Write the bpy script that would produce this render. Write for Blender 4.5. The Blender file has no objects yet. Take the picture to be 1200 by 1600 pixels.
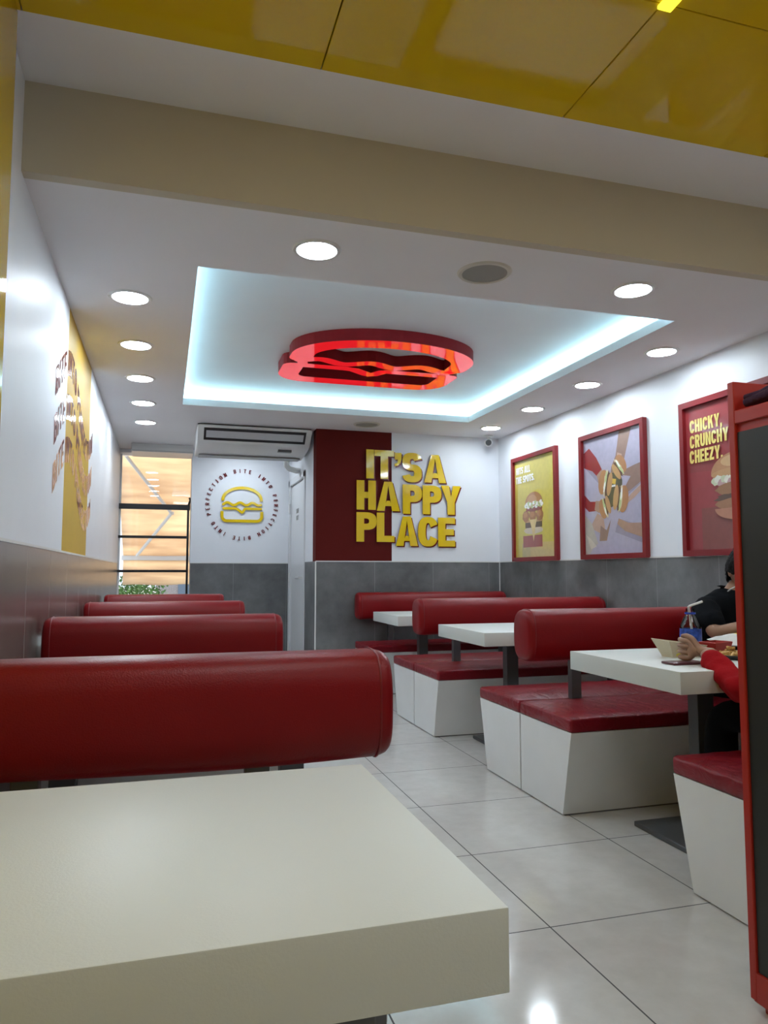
import bpy, bmesh, math, random
from mathutils import Vector, Matrix, noise
random.seed(7)
C = bpy.context.scene.collection
SC = bpy.context.scene
PI = math.pi

# ------------------------------------------------------------------ camera
F_PX, YAW, PITCH, ROLL, CAMH = 1150.5, 0.2896, 0.0817, -0.0002, 1.0777
cd = bpy.data.cameras.new('camera'); cam = bpy.data.objects.new('camera', cd); C.objects.link(cam)
cd.sensor_fit = 'VERTICAL'; cd.sensor_height = 36.0; cd.sensor_width = 27.0
cd.lens = F_PX / 1600 * 36.0; cd.clip_start = 0.02; cd.clip_end = 200
_cy, _sy, _cp, _sp = math.cos(YAW), math.sin(YAW), math.cos(PITCH), math.sin(PITCH)
_f = Vector((_sy*_cp, _cy*_cp, _sp)); _r = Vector((_cy, -_sy, 0)); _u = _r.cross(_f)
_cr, _sr = math.cos(ROLL), math.sin(ROLL)
_r2 = _cr*_r + _sr*_u; _u2 = -_sr*_r + _cr*_u
M = Matrix(((_r2.x, _u2.x, -_f.x, 0), (_r2.y, _u2.y, -_f.y, 0), (_r2.z, _u2.z, -_f.z, CAMH), (0, 0, 0, 1)))
cam.matrix_world = M
SC.camera = cam

# ------------------------------------------------------------------ view + world + sun
SC.view_settings.view_transform = 'Standard'; SC.view_settings.look = 'None'
SC.view_settings.exposure = 0.2; SC.view_settings.gamma = 1.0
SC.view_settings.use_curve_mapping = False
LAMP = 78.0        # emission of one ceiling downlight
COVE = 20.0         # emission of the led strip in the tray
FRONT = 9.5       # emission of the added panels over the front zone
w = bpy.data.worlds.new('world'); SC.world = w; w.use_nodes = True
_bg = w.node_tree.nodes['Background']; _bg.inputs[0].default_value = (0.72, 0.84, 1.0, 1); _bg.inputs[1].default_value = 1.6
sd = bpy.data.lights.new('sun', 'SUN'); sd.energy = 5.0; sd.angle = 0.02; sd.color = (1, 0.93, 0.82)
sun = bpy.data.objects.new('sun', sd); C.objects.link(sun)
sun.rotation_euler = (math.radians(-38), math.radians(12), 0)
sun.location = (0, 20, 20)

# ------------------------------------------------------------------ materials
def mat(name, col, rough=0.5, metal=0.0, spec=0.5, coat=0.0, emit=None, estr=0.0, var=0.0, vscale=8.0, bump=0.0, bscale=60.0, stretch=(1, 1, 1), coat_rough=0.03):
    m = bpy.data.materials.new(name); m.use_nodes = True
    nt = m.node_tree; b = nt.nodes['Principled BSDF']
    b.inputs['Base Color'].default_value = (*col, 1); b.inputs['Roughness'].default_value = rough
    b.inputs['Metallic'].default_value = metal; b.inputs['Specular IOR Level'].default_value = spec
    b.inputs['Coat Weight'].default_value = coat; b.inputs['Coat Roughness'].default_value = coat_rough
    if emit: b.inputs['Emission Color'].default_value = (*emit, 1); b.inputs['Emission Strength'].default_value = estr
    tc = nt.nodes.new('ShaderNodeTexCoord'); mp = nt.nodes.new('ShaderNodeMapping'); mp.inputs['Scale'].default_value = stretch
    nt.links.new(tc.outputs['Object'], mp.inputs['Vector'])
    if var:
        n = nt.nodes.new('ShaderNodeTexNoise'); n.inputs['Scale'].default_value = vscale; n.inputs['Detail'].default_value = 5
        nt.links.new(mp.outputs[0], n.inputs['Vector'])
        r = nt.nodes.new('ShaderNodeValToRGB'); r.color_ramp.elements[0].position = 0.3; r.color_ramp.elements[1].position = 0.7
        r.color_ramp.elements[0].color = (*[c*(1-var) for c in col], 1); r.color_ramp.elements[1].color = (*[min(1, c*(1+var)) for c in col], 1)
        nt.links.new(n.outputs[0], r.inputs[0]); nt.links.new(r.outputs[0], b.inputs['Base Color'])
    if bump:
        n = nt.nodes.new('ShaderNodeTexNoise'); n.inputs['Scale'].default_value = bscale; n.inputs['Detail'].default_value = 3
        nt.links.new(mp.outputs[0], n.inputs['Vector'])
        bp = nt.nodes.new('ShaderNodeBump'); bp.inputs['Strength'].default_value = bump; bp.inputs['Distance'].default_value = 0.01
        nt.links.new(n.outputs[0], bp.inputs['Height']); nt.links.new(bp.outputs[0], b.inputs['Normal'])
    return m

def tile_mat(name, ca, cb, grout, axes, rough, gw=0.004, vscale=2.5, stretch=(1, 1, 1), spec=0.5, fine=0.15):
    """porcelain tiles 0.6 m wide; axes = list of (axis index, offset)"""
    m = mat(name, ca, rough, spec=spec); nt = m.node_tree; b = nt.nodes['Principled BSDF']
    tc = nt.nodes.new('ShaderNodeTexCoord'); mp = nt.nodes.new('ShaderNodeMapping'); mp.inputs['Scale'].default_value = stretch
    nt.links.new(tc.outputs['Object'], mp.inputs['Vector'])
    n = nt.nodes.new('ShaderNodeTexNoise'); n.inputs['Scale'].default_value = vscale; n.inputs['Detail'].default_value = 9; n.inputs['Roughness'].default_value = 0.62
    nt.links.new(mp.outputs[0], n.inputs['Vector'])
    r = nt.nodes.new('ShaderNodeValToRGB'); r.color_ramp.elements[0].position = 0.3; r.color_ramp.elements[1].position = 0.72
    r.color_ramp.elements[0].color = (*ca, 1); r.color_ramp.elements[1].color = (*cb, 1)
    nt.links.new(n.outputs[0], r.inputs[0])
    sp = nt.nodes.new('ShaderNodeSeparateXYZ'); nt.links.new(tc.outputs['Object'], sp.inputs[0])
    def ma(op, a, bb=None):
        x = nt.nodes.new('ShaderNodeMath'); x.operation = op
        for i, v in enumerate((a, bb)):
            if v is None: continue
            if isinstance(v, (int, float)): x.inputs[i].default_value = v
            else: nt.links.new(v, x.inputs[i])
        return x.outputs[0]
    tot = None
    for ax, off in axes:
        v = ma('SUBTRACT', sp.outputs[ax], off); v = ma('DIVIDE', v, 0.6); v = ma('FRACT', v)
        v = ma('ABSOLUTE', ma('SUBTRACT', v, 0.5)); v = ma('GREATER_THAN', v, 0.5 - gw/1.2)
        tot = v if tot is None else ma('MAXIMUM', tot, v)
    mx = nt.nodes.new('ShaderNodeMix'); mx.data_type = 'RGBA'
    nt.links.new(tot, mx.inputs[0]); nt.links.new(r.outputs[0], mx.inputs[6]); mx.inputs[7].default_value = (*grout, 1)
    nt.links.new(mx.outputs[2], b.inputs['Base Color'])
    rr = ma('MULTIPLY_ADD', tot, 0.5); nt.nodes[-1].inputs[2].default_value = rough
    nt.links.new(rr, b.inputs['Roughness'])
    return m

def emat(name, col, s):
    m = bpy.data.materials.new(name); m.use_nodes = True; nt = m.node_tree
    nt.nodes.remove(nt.nodes['Principled BSDF']); e = nt.nodes.new('ShaderNodeEmission')
    e.inputs[0].default_value = (*col, 1); e.inputs[1].default_value = s
    nt.links.new(e.outputs[0], nt.nodes['Material Output'].inputs[0]); return m

def glass_mat(name, tint=(1, 1, 1), ior=1.45):
    m = bpy.data.materials.new(name); m.use_nodes = True; nt = m.node_tree
    nt.nodes.remove(nt.nodes['Principled BSDF'])
    t = nt.nodes.new('ShaderNodeBsdfTransparent'); t.inputs[0].default_value = (*tint, 1)
    g = nt.nodes.new('ShaderNodeBsdfGlossy'); g.inputs['Roughness'].default_value = 0.01
    f = nt.nodes.new('ShaderNodeFresnel'); f.inputs[0].default_value = ior
    mx = nt.nodes.new('ShaderNodeMixShader')
    nt.links.new(f.outputs[0], mx.inputs[0]); nt.links.new(t.outputs[0], mx.inputs[1]); nt.links.new(g.outputs[0], mx.inputs[2])
    nt.links.new(mx.outputs[0], nt.nodes['Material Output'].inputs[0]); return m

WHITE = mat('white_paint', (0.80, 0.82, 0.86), 0.45, var=0.02, vscale=3, bump=0.02, bscale=200)
CEIL = mat('ceiling_paint', (0.80, 0.79, 0.80), 0.7, var=0.015, vscale=2)
BULKTINT = mat('bulkhead_bounce_tint', (0.56, 0.50, 0.38), 0.7, var=0.02, vscale=2)  # white paint with yellow bounce light put into its colour
YGLOSS = mat('yellow_gloss_panel', (0.66, 0.45, 0.010), 0.06, spec=0.35, coat=0.0, var=0.03, vscale=1)
DARKGAP = mat('dark_gap', (0.03, 0.02, 0.01), 0.8)
YPAINT = mat('yellow_paint', (0.60, 0.37, 0.025), 0.55, var=0.03, vscale=4)
MAROON = mat('maroon_paint', (0.105, 0.010, 0.008), 0.75, spec=.12, var=0.04, vscale=4)
TILEW = tile_mat('grey_wall_tile', (0.085, 0.09, 0.092), (0.21, 0.215, 0.218), (0.30, 0.31, 0.31), [(0, 1.369+0.579)], 0.38, vscale=3)
TILER = tile_mat('grey_wall_tile_side', (0.085, 0.09, 0.092), (0.21, 0.215, 0.218), (0.30, 0.31, 0.31), [(1, 4.36)], 0.38, vscale=3)
TILEL = tile_mat('grey_wall_tile_reflect_tint', (0.12, 0.095, 0.085), (0.19, 0.155, 0.14), (0.3, 0.27, 0.25), [(1, 3.061)], 0.24, vscale=4, stretch=(1, 3, 0.5))  # grey tile with the reddish bench reflection put into its colour
FLOOR = tile_mat('polished_floor_tile', (0.60, 0.59, 0.56), (0.68, 0.67, 0.64), (0.05, 0.05, 0.05), [(0, 1.153), (1, 3.897)], 0.10, gw=0.0048, vscale=12, spec=0.55)
LEATHER = mat('red_leatherette', (0.215, 0.0045, 0.007), 0.36, spec=0.28, var=0.06, vscale=5, bump=0.12, bscale=260)
def add_wrinkles():
    m = mat('red_leatherette_creased', (0.215, 0.006, 0.014), 0.36, spec=0.35, var=0.08, vscale=4)
    nt = m.node_tree; b = nt.nodes['Principled BSDF']
    tc = nt.nodes.new('ShaderNodeTexCoord'); mp = nt.nodes.new('ShaderNodeMapping'); mp.inputs['Scale'].default_value = (1, 0.6, 1)
    nt.links.new(tc.outputs['Object'], mp.inputs[0])
    n = nt.nodes.new('ShaderNodeTexNoise'); n.inputs['Scale'].default_value = 14; n.inputs['Detail'].default_value = 4; n.inputs['Distortion'].default_value = 1.2
    n2 = nt.nodes.new('ShaderNodeTexNoise'); n2.inputs['Scale'].default_value = 240
    nt.links.new(mp.outputs[0], n.inputs[0]); nt.links.new(mp.outputs[0], n2.inputs[0])
    b1 = nt.nodes.new('ShaderNodeBump'); b1.inputs['Strength'].default_value = 0.55; b1.inputs['Distance'].default_value = 0.02
    b2 = nt.nodes.new('ShaderNodeBump'); b2.inputs['Strength'].default_value = 0.12; b2.inputs['Distance'].default_value = 0.005
    nt.links.new(n.outputs[0], b1.inputs['Height']); nt.links.new(n2.outputs[0], b2.inputs['Height'])
    nt.links.new(b1.outputs[0], b2.inputs['Normal']); nt.links.new(b2.outputs[0], b.inputs['Normal'])
    return m
CUSH = add_wrinkles()
SEAM = mat('red_piping', (0.20, 0.006, 0.01), 0.4)
LAM = mat('white_laminate', (0.82, 0.83, 0.83), 0.3, var=0.02, vscale=6)
TOP = mat('white_table_laminate', (0.68, 0.71, 0.68), 0.42, bump=0.05, bscale=300)
GAPM = mat('grey_joint_shade', (0.12, 0.12, 0.12), 0.6)
STEEL = mat('grey_painted_steel', (0.10, 0.105, 0.11), 0.42, metal=0.3)
CHROME = mat('brushed_metal', (0.78, 0.78, 0.78), 0.38, metal=0.8)
BLACK = mat('black_metal', (0.012, 0.012, 0.014), 0.4)
REDF = mat('red_frame', (0.21, 0.008, 0.011), 0.35)
REDC = mat('red_laminate', (0.42, 0.022, 0.012), 0.38)
DGLASS = mat('black_panel', (0.018, 0.02, 0.016), 0.42)
PLASTIC = mat('white_plastic', (0.72, 0.72, 0.70), 0.35)
GREYP = mat('grey_plastic', (0.38, 0.38, 0.37), 0.45)
GRILLE = mat('speaker_grille', (0.30, 0.29, 0.26), 0.7, bump=0.3, bscale=500)
SIGNY = mat('yellow_acrylic', (0.80, 0.55, 0.015), 0.08, coat=0.3)
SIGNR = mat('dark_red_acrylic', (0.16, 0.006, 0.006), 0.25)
MURALR = mat('maroon_acrylic', (0.15, 0.007, 0.010), 0.12, spec=0.25)
MURALE = mat('pale_letter_edge', (0.72, 0.42, 0.36), 0.3)
SKIN = mat('skin', (0.34, 0.19, 0.12), 0.5, var=0.06, vscale=20)
HAIR = mat('black_hair', (0.007, 0.006, 0.006), 0.7, spec=.15, bump=0.8, bscale=70)
BCLOTH = mat('black_cloth', (0.006, 0.007, 0.009), 0.95, spec=.1, bump=0.35, bscale=30)
RCLOTH = mat('red_cloth', (0.34, 0.006, 0.010), 0.95, spec=.15, var=0.08, vscale=12, bump=0.5, bscale=24)
LGLOW = emat('lamp_glow', (0.80, 0.91, 1.0), LAMP)

# ------------------------------------------------------------------ mesh builder
class MB:
    def __init__(s): s.v = []; s.f = []; s.m = []
    def add(s, vs, fs, mi=0):
        n = len(s.v); s.v += [tuple(v) for v in vs]
        for f in fs: s.f.append([n+i for i in f]); s.m.append(mi)
    def hexa(s, b, t, mi=0):            # b, t: four corners each, same order (ccw from above)
        s.add(list(b)+list(t), [(3, 2, 1, 0), (4, 5, 6, 7), (0, 1, 5, 4), (1, 2, 6, 5), (2, 3, 7, 6), (3, 0, 4, 7)], mi)
    def box(s, x0, x1, y0, y1, z0, z1, mi=0, bev=0, seg=2):
        if not bev:
            s.hexa([(x0, y0, z0), (x1, y0, z0), (x1, y1, z0), (x0, y1, z0)], [(x0, y0, z1), (x1, y0, z1), (x1, y1, z1), (x0, y1, z1)], mi); return
        bm = bmesh.new(); bmesh.ops.create_cube(bm, size=1)
        for v in bm.verts:
            v.co = Vector(((x0+x1)/2+v.co.x*(x1-x0), (y0+y1)/2+v.co.y*(y1-y0), (z0+z1)/2+v.co.z*(z1-z0)))
        bmesh.ops.bevel(bm, geom=list(bm.edges), offset=bev, segments=seg, profile=0.5, affect='EDGES')
        s.frombm(bm, mi)
    def frombm(s, bm, mi=0):
        bm.verts.index_update(); s.add([v.co for v in bm.verts], [[v.index for v in f.verts] for f in bm.faces], mi); bm.free()
    def tube(s, pts, r, n=12, mi=0, caps=True):
        pts = [Vector(p) for p in pts]; rs = r if isinstance(r, (list, tuple)) else [r]*len(pts)
        rings = []; up = None
        for i, p in enumerate(pts):
            d = (pts[min(i+1, len(pts)-1)]-pts[max(i-1, 0)]).normalized()
            if up is None: up = Vector((0, 0, 1)) if abs(d.z) < .9 else Vector((1, 0, 0))
            a = d.cross(up).normalized(); up = a.cross(d).normalized()
            rings.append([p+rs[i]*(math.cos(2*PI*k/n)*a+math.sin(2*PI*k/n)*up) for k in range(n)])
        s.loft(rings, mi, caps)
    def loft(s, rings, mi=0, caps=True):
        n = len(rings[0]); vs = [v for r in rings for v in r]; fs = []
        for i in range(len(rings)-1):
            for k in range(n):
                k2 = (k+1) % n; fs.append((i*n+k, (i+1)*n+k, (i+1)*n+k2, i*n+k2))
        if caps: fs.append(tuple(range(n))); fs.append(tuple(len(vs)-1-k for k in range(n)))
        s.add(vs, fs, mi)
    def lathe(s, prof, c=(0, 0, 0), n=24, mi=0, axis='z', caps=True):
        rings = []
        for (r, h) in prof:
            ring = []
            for k in range(n):
                a = 2*PI*k/n; q = (r*math.cos(a), r*math.sin(a), h)
                if axis == 'x': q = (h, q[0], q[1])
                if axis == 'y': q = (q[0], h, q[1])
                ring.append((c[0]+q[0], c[1]+q[1], c[2]+q[2]))
            rings.append(ring)
        s.loft(rings, mi, caps)
    def prism(s, poly, fn, d0, d1, mi=0, ms=None):    # poly 2d ccw; fn(x,y,d)->3d ; front at d1
        s.k = getattr(s, 'k', 0)+1; d1 += (1 if d1 > d0 else -1)*.00001*(s.k % 40)
        n = len(poly); ms = mi if ms is None else ms
        vs = [fn(x, y, d0) for x, y in poly]+[fn(x, y, d1) for x, y in poly]
        s.add(vs, [tuple(range(n, 2*n))], mi)
        k = len(s.v)-2*n
        for i in range(n):
            j = (i+1) % n; s.f.append([k+i, k+j, k+n+j, k+n+i]); s.m.append(ms)
        s.f.append([k+n-1-i for i in range(n)]); s.m.append(ms)
    def flat(s, poly, fn, d, mi=0): s.add([fn(x, y, d) for x, y in poly], [tuple(range(len(poly)))], mi)
    def build(s, name, mats, parent=None, smooth=None, loc=None, fix=True):
        me = bpy.data.meshes.new(name); me.from_pydata(s.v, [], s.f)
        for m in (mats if isinstance(mats, (list, tuple)) else [mats]): me.materials.append(m)
        me.polygons.foreach_set('material_index', s.m)
        if fix:
            bm = bmesh.new(); bm.from_mesh(me); bmesh.ops.recalc_face_normals(bm, faces=bm.faces); bm.to_mesh(me); bm.free()
        if smooth is not None:
            me.polygons.foreach_set('use_smooth', [True]*len(me.polygons)); me.set_sharp_from_angle(angle=math.radians(smooth))
        me.update()
        o = bpy.data.objects.new(name, me); C.objects.link(o)
        if parent: o.parent = parent
        if loc: o.location = loc
        return o

def thing(name, label, cat, loc=(0, 0, 0), group=None):
    o = bpy.data.objects.new(name, None); C.objects.link(o); o.location = loc; o.empty_display_size = 0.1
    return tag(o, label, cat, group)
def tag(o, label, cat, group=None, kind=None):
    o['label'] = label; o['category'] = cat
    if group: o['group'] = group
    if kind: o['kind'] = kind
    return o
def struct(o): o['kind'] = 'structure'; return o
def copy_tree(o, parent=None):
    c = o.copy(); C.objects.link(c); c.parent = parent
    for ch in list(o.children): copy_tree(ch, c)
    return c

# ------------------------------------------------------------------ lettering (drawn glyphs)
def band(cx, cy, rx, ry, s, h, a0, a1, n=22, e=2.6):
    def pt(rx, ry, a):
        c, q = math.cos(a), math.sin(a)
        return (cx+rx*math.copysign(abs(c)**(2/e), c), cy+ry*math.copysign(abs(q)**(2/e), q))
    out = []
    for i in range(n):
        a = math.radians(a0+(a1-a0)*i/n); b = math.radians(a0+(a1-a0)*(i+1)/n)
        out.append([pt(rx-s, ry-h, a), pt(rx, ry, a), pt(rx, ry, b), pt(rx-s, ry-h, b)])
    return out
def R4(x0, y0, x1, y1): return [(x0, y0), (x1, y0), (x1, y1), (x0, y1)]
WID = dict(I=.0, T=.62, S=.64, A=.74, H=.64, P=.60, L=.50, C=.64, E=.52, Y=.70, B=.62, N=.66, O=.66, R=.64, F=.50, Z=.58, K=.68, U=.64)
def glyph(ch, s=.24, w=None):
    h = s*.78
    if ch == ' ': return .26, []
    if ch == 'I': W = w or s; return W, [R4(0, 0, W, 1)]
    if ch == "'": W = w or s*.9; return W, [[(0, .76), (W*.48, .76), (W*.40, .66), (0, .61), (0, .52), (W*.45, .55), (W*.85, .65), (W, .78), (W, 1), (0, 1)]]
    if ch == ',': W = w or s*.9; return W, [[(0, -.18), (W*.4, -.18), (W, 0), (W, h*1.1), (0, h*1.1), (0, 0)]]
    if ch == '.': W = w or s*.9; return W, [R4(0, 0, W, h*1.1)]
    W = w or WID[ch]*(0.75+s)
    if ch == 'T': g = [R4(0, 1-h, W, 1), R4(W/2-s/2, 0, W/2+s/2, 1-h)]
    elif ch == 'H': g = [R4(0, 0, s, 1), R4(W-s, 0, W, 1), R4(s, .5-h/2, W-s, .5+h/2)]
    elif ch == 'L': g = [R4(0, 0, s, 1), R4(s, 0, W, h)]
    elif ch == 'E': g = [R4(0, 0, s, 1), R4(s, 0, W, h), R4(s, 1-h, W, 1), R4(s, .5-h/2, W*.93, .5+h/2)]
    elif ch == 'F': g = [R4(0, 0, s, 1), R4(s, 1-h, W, 1), R4(s, .5-h/2, W*.93, .5+h/2)]
    elif ch == 'A':
        k = s*1.02; a = W/2-k*.52; b = W/2+k*.52
        g = [[(0, 0), (k, 0), (W/2, .86), (W/2, 1), (a, 1)], [(W-k, 0), (W, 0), (b, 1), (W/2, 1), (W/2, .86)],
             [(k*.9+.03, .17), (W-k*.9-.03, .17), (W-k*1.05-.06, .17+h*.85), (k*1.05+.06, .17+h*.85)]]
    elif ch == 'Y':
        k = s*1.08
        g = [[(0, 1), (W/2-s/2, .42), (W/2, .42), (W/2, .62), (k, 1)], [(W, 1), (W-k, 1), (W/2, .62), (W/2, .42), (W/2+s/2, .42)], R4(W/2-s/2, 0, W/2+s/2, .42)]
    elif ch == 'N': g = [R4(0, 0, s, 1), R4(W-s, 0, W, 1), [(s, 1), (s, .62), (W-s, 0), (W-s, .38)]]
    elif ch == 'Z': g = [R4(0, 1-h, W, 1), R4(0, 0, W, h), [(0, h), (s*1.1, h), (W, 1-h), (W-s*1.1, 1-h)]]
    elif ch == 'K': g = [R4(0, 0, s, 1), [(s, .35), (s, .62), (W-s*1.1, 1), (W, 1)], [(s*1.3, .52), (W-s*1.1, 0), (W, 0), (s*1.9, .72)]]
    elif ch == 'C': g = band(W/2, .5, W/2, .5, s, h, 24, 336, 26)
    elif ch == 'O': g = band(W/2, .5, W/2, .5, s, h, 0, 360, 30)
    elif ch == 'S':
        r = (.5+h/2)/2
        g = band(W/2, 1-r, W/2, r, s, h, 12, 270, 20)+band(W/2, r, W/2, r, s, h, 90, -168, 20)
    elif ch == 'U': g = [R4(0, .4, s, 1), R4(W-s, .4, W, 1)]+band(W/2, .4, W/2, .4, s, h, 180, 360, 16)
    elif ch in 'PR':
        ry = .30; rx = W*.55; cx = W-rx
        g = [R4(0, 0, s, 1), R4(s, 1-h, cx, 1), R4(s, 1-2*ry, cx, 1-2*ry+h)]+band(cx, 1-ry, rx, ry, s, h, -90, 90, 14)
        if ch == 'R': g.append([(W*.42, .42), (W-s*1.02, 0), (W, 0), (W*.8, .44)])
    elif ch == 'B':
        ry = (.5+h/2)/2; rx = W*.5; cx = W-rx
        g = [R4(0, 0, s, 1), R4(s, 1-h, cx, 1), R4(s, .5-h/2, cx, .5+h/2), R4(s, 0, cx, h)]
        g += band(cx, 1-ry, rx*.95, ry, s, h, -90, 90, 12)+band(cx, ry, rx, ry, s, h, -90, 90, 12)
    else: g = [R4(0, 0, W, 1)]
    return W, g
def text_polys(txt, height, s=.24, track=.05, sx=1.0):
    x = 0; out = []
    for ch in txt:
        W, g = glyph(ch, s)
        out += [[((x+px)*height*sx, py*height) for px, py in p] for p in g]
        x += W+track
    return out, (x-track)*height*sx

# ================================================================== SHELL
XL, XR, YB, ZC, ZW = -0.5, 3.272, 6.856, 2.449, 1.181
YB2, XP, YD, Z2 = 8.45, 1.369, 2.672, 2.775
YN = -3.2           # wall behind the viewer
b = MB(); b.box(XL-.1, XR+.1, YN-.1, 8.75, -.05, 0); struct(b.build('floor', FLOOR))

def wall_mesh(name, boxes, mats):
    b = MB()
    for bx in boxes: b.box(*bx[:6], mi=bx[6])
    return struct(b.build(name, mats))
wall_mesh('wall_left', [(XL-.12, XL, YN, 4.04, ZW, 3.0, 0), (XL-.12, XL, 4.04, 5.24, ZW, 3.0, 1), (XL-.12, XL, 5.24, 8.8, ZW, 3.0, 0),
                        (XL-.12, XL+.004, YN, 8.72, 0, ZW, 2)], [WHITE, YPAINT, TILEL])
wall_mesh('wall_right', [(XR, XR+.12, YN, YB+.1, ZW, 3.0, 0), (XR-.004, XR+.12, YN, YB, 0, ZW, 1)], [WHITE, TILER])
wall_mesh('wall_back', [(XP, 2.1217, YB, YB+.14, ZW, 2.6, 0), (2.1217, XR+.1, YB, YB+.14, ZW, 2.6, 1), (XP, XR, YB-.004, YB+.14, 0, ZW, 2)], [MAROON, WHITE, TILEW])
wall_mesh('wall_side', [(XP, XP+.1, YB+.14, 7.40, ZW, 2.6, 0), (XP-.003, XP+.1, YB+.0, 7.40, 0, ZW, 1), (XP, XP+.1, 7.40, YB2+.1, 2.12, 2.6, 0), (XP, XP+.1, 8.42, YB2+.1, 0, 2.12, 0),
                        (XP+.04, XP+.1, 7.40, 8.42, 0, 2.12, 0)], [WHITE, TILER])
wall_mesh('wall_back_left', [(0.275, XP+.1, YB2, YB2+.3, ZW, 2.6, 0), (0.279, XP, YB2-.004, YB2+.3, 0, ZW, 1)], [WHITE, TILEW])
# pale corner strip and wainscot capping
def strip(name, *bx, m=PLASTIC):
    b = MB()
    for q in bx: b.box(*q)
    return struct(b.build(name, m))
strip('trim_1', (XP-.006, XP+.006, YB-.008, YB+.002, 0, ZW), (XP, XR, YB-.007, YB, ZW-.004, ZW+.006), (0.279, XP, YB2-.007, YB2, ZW-.004, ZW+.006),
      (XR-.007, XR, YN, YB, ZW-.004, ZW+.006), (XL, XL+.007, YN, 8.6, ZW-.004, ZW+.006), (XR-.01, XR-.004, YB-.012, YB-.004, 0, ZW))
# wall under and over the window
wall_mesh('wall_window', [(XL, .3, 8.70, 8.85, 0, .60, 1), (XL, 2.3, 8.60, 8.85, 2.41, 2.75, 0)], [WHITE, TILEW])
wall_mesh('wall_front', [(XL-.1, XR+.1, YN-.1, YN, 0, 3.0, 0)], [mat('front_wall_paint', (.30, .30, .34), .6)])

# lower ceiling with tray opening
OX0, OX1, OY0, OY1 = .115, 2.65, 3.316, 6.17
LIP, ZT, SET = .055, 2.585, .13
b = MB()
b.box(XL-.1, XR+.1, YD+.05, OY0, ZC, ZC+LIP); b.box(XL-.1, XR+.1, OY1, 8.85, ZC, ZC+LIP)
b.box(XL-.1, OX0, OY0, OY1, ZC, ZC+LIP); b.box(OX1, XR+.1, OY0, OY1, ZC, ZC+LIP)
struct(b.build('ceiling', CEIL))
b = MB()
b.box(XL-.1, XR+.1, YD+.05, 8.85, ZT, ZT+.05)
b.box(XL-.1, XR+.1, OY0-SET-.06, OY0-SET, ZC+LIP, ZT); b.box(XL-.1, XR+.1, OY1+SET, OY1+SET+.06, ZC+LIP, ZT)
b.box(OX0-SET-.06, OX0-SET, OY0-SET, OY1+SET, ZC+LIP, ZT); b.box(OX1+SET, OX1+SET+.06, OY0-SET, OY1+SET, ZC+LIP, ZT)
struct(b.build('ceiling_tray', WHITE))
b = MB(); b.box(XL-.1, XR+.1, YD, YD+.05, ZC, 3.0); struct(b.build('ceiling_bulkhead', BULKTINT))
b = MB(); b.box(XL-.1, XR+.1, 2.327, YD, Z2, Z2+.05); struct(b.build('ceiling_step', CEIL))
b = MB()
jx = [-1.37, -.452, .471, 1.393, 2.315, 3.24, 4.16]; jy = [-3.1, -2.16, -1.19, -.21, .77, 1.75, 2.327]
for i in range(len(jx)-1):
    for j in range(len(jy)-1):
        x0, x1 = max(jx[i], XL-.1)+.002, min(jx[i+1], XR+.1)-.002
        if j == 0: y0 = YN
        b.box(x0, x1, (YN if j == 0 else jy[j])+.002, jy[j+1]-(.002 if j < len(jy)-2 else 0), Z2-.001, Z2+.02, 0, bev=.0015, seg=1)
b.box(XL-.1, XR+.1, YN, 2.32, Z2+.021, Z2+.05, 1)
struct(b.build('ceiling_front', [YGLOSS, DARKGAP]))
b = MB(); b.box(XL-.02, -.463, YN, 2.331, 0, Z2-.002, 0, bev=.002, seg=1); struct(b.build('wall_left_cladding', YGLOSS))

# led strip in the tray
LED = emat('led_strip_glow', (0.50, 0.90, 1.0), COVE)
t = thing('led_strip_light', 'pale blue led strip glowing round the edge of the ceiling tray', 'light', (0, 0, ZC+LIP))
for (x0, x1, y0, y1) in ((OX0-.09, OX1+.09, OY0-.09, OY0-.075), (OX0-.09, OX1+.09, OY1+.075, OY1+.09), (OX0-.09, OX0-.075, OY0-.07, OY1+.07), (OX1+.075, OX1+.09, OY0-.07, OY1+.07)):
    b = MB(); b.box(x0, x1, y0, y1, .001, .012); b.build('led_tape', LED, t)

# window -----------------------------------------------------------
wx0, wx1 = XL, .272
win = struct(bpy.data.objects.new('window_1', None)); C.objects.link(win)
b = MB()
b.box(wx0, wx1, 8.72, 8.76, 1.79, 1.85); b.box(wx0, wx1-.02, 8.73, 8.75, 1.462, 1.492); b.box(wx0, wx1-.02, 8.73, 8.75, 1.078, 1.106)
b.box(wx1-.032, wx1-.008, 8.72, 8.76, .62, 1.80); b.box(wx0, wx1, 8.72, 8.76, .6, .63)
b.tube([(wx1-.02, 8.71, 1.84), (wx1-.0, 8.70, 1.90), (wx1-.01, 8.70, 1.93)], .012, 8)
b.build('window_frame', BLACK, win)
b = MB(); b.box(wx0, wx1+.03, 8.775, 8.781, .6, 2.43); b.build('pane', glass_mat('window_glass'), win)
b = MB(); b.box(wx0, wx0+.02, 8.77, 8.79, .6, 2.43); b.box(wx0, wx1+.03, 8.77, 8.79, 2.415, 2.43); b.build('window_trim', PLASTIC, win)
# blind housing above the window
t = thing('roller_blind', 'white blind housing recessed at the ceiling above the window', 'blind', (-.06, 8.3, 2.36))
b = MB(); b.box(-.30, .335, -.13, .26, .0, .088); b.box(-.30, .335, -.136, -.13, .052, .056); b.build('housing', PLASTIC, t)
b = MB(); b.box(-.29, .33, -.138, -.130, .01, .014); b.build('groove', GREYP, t)

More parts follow.
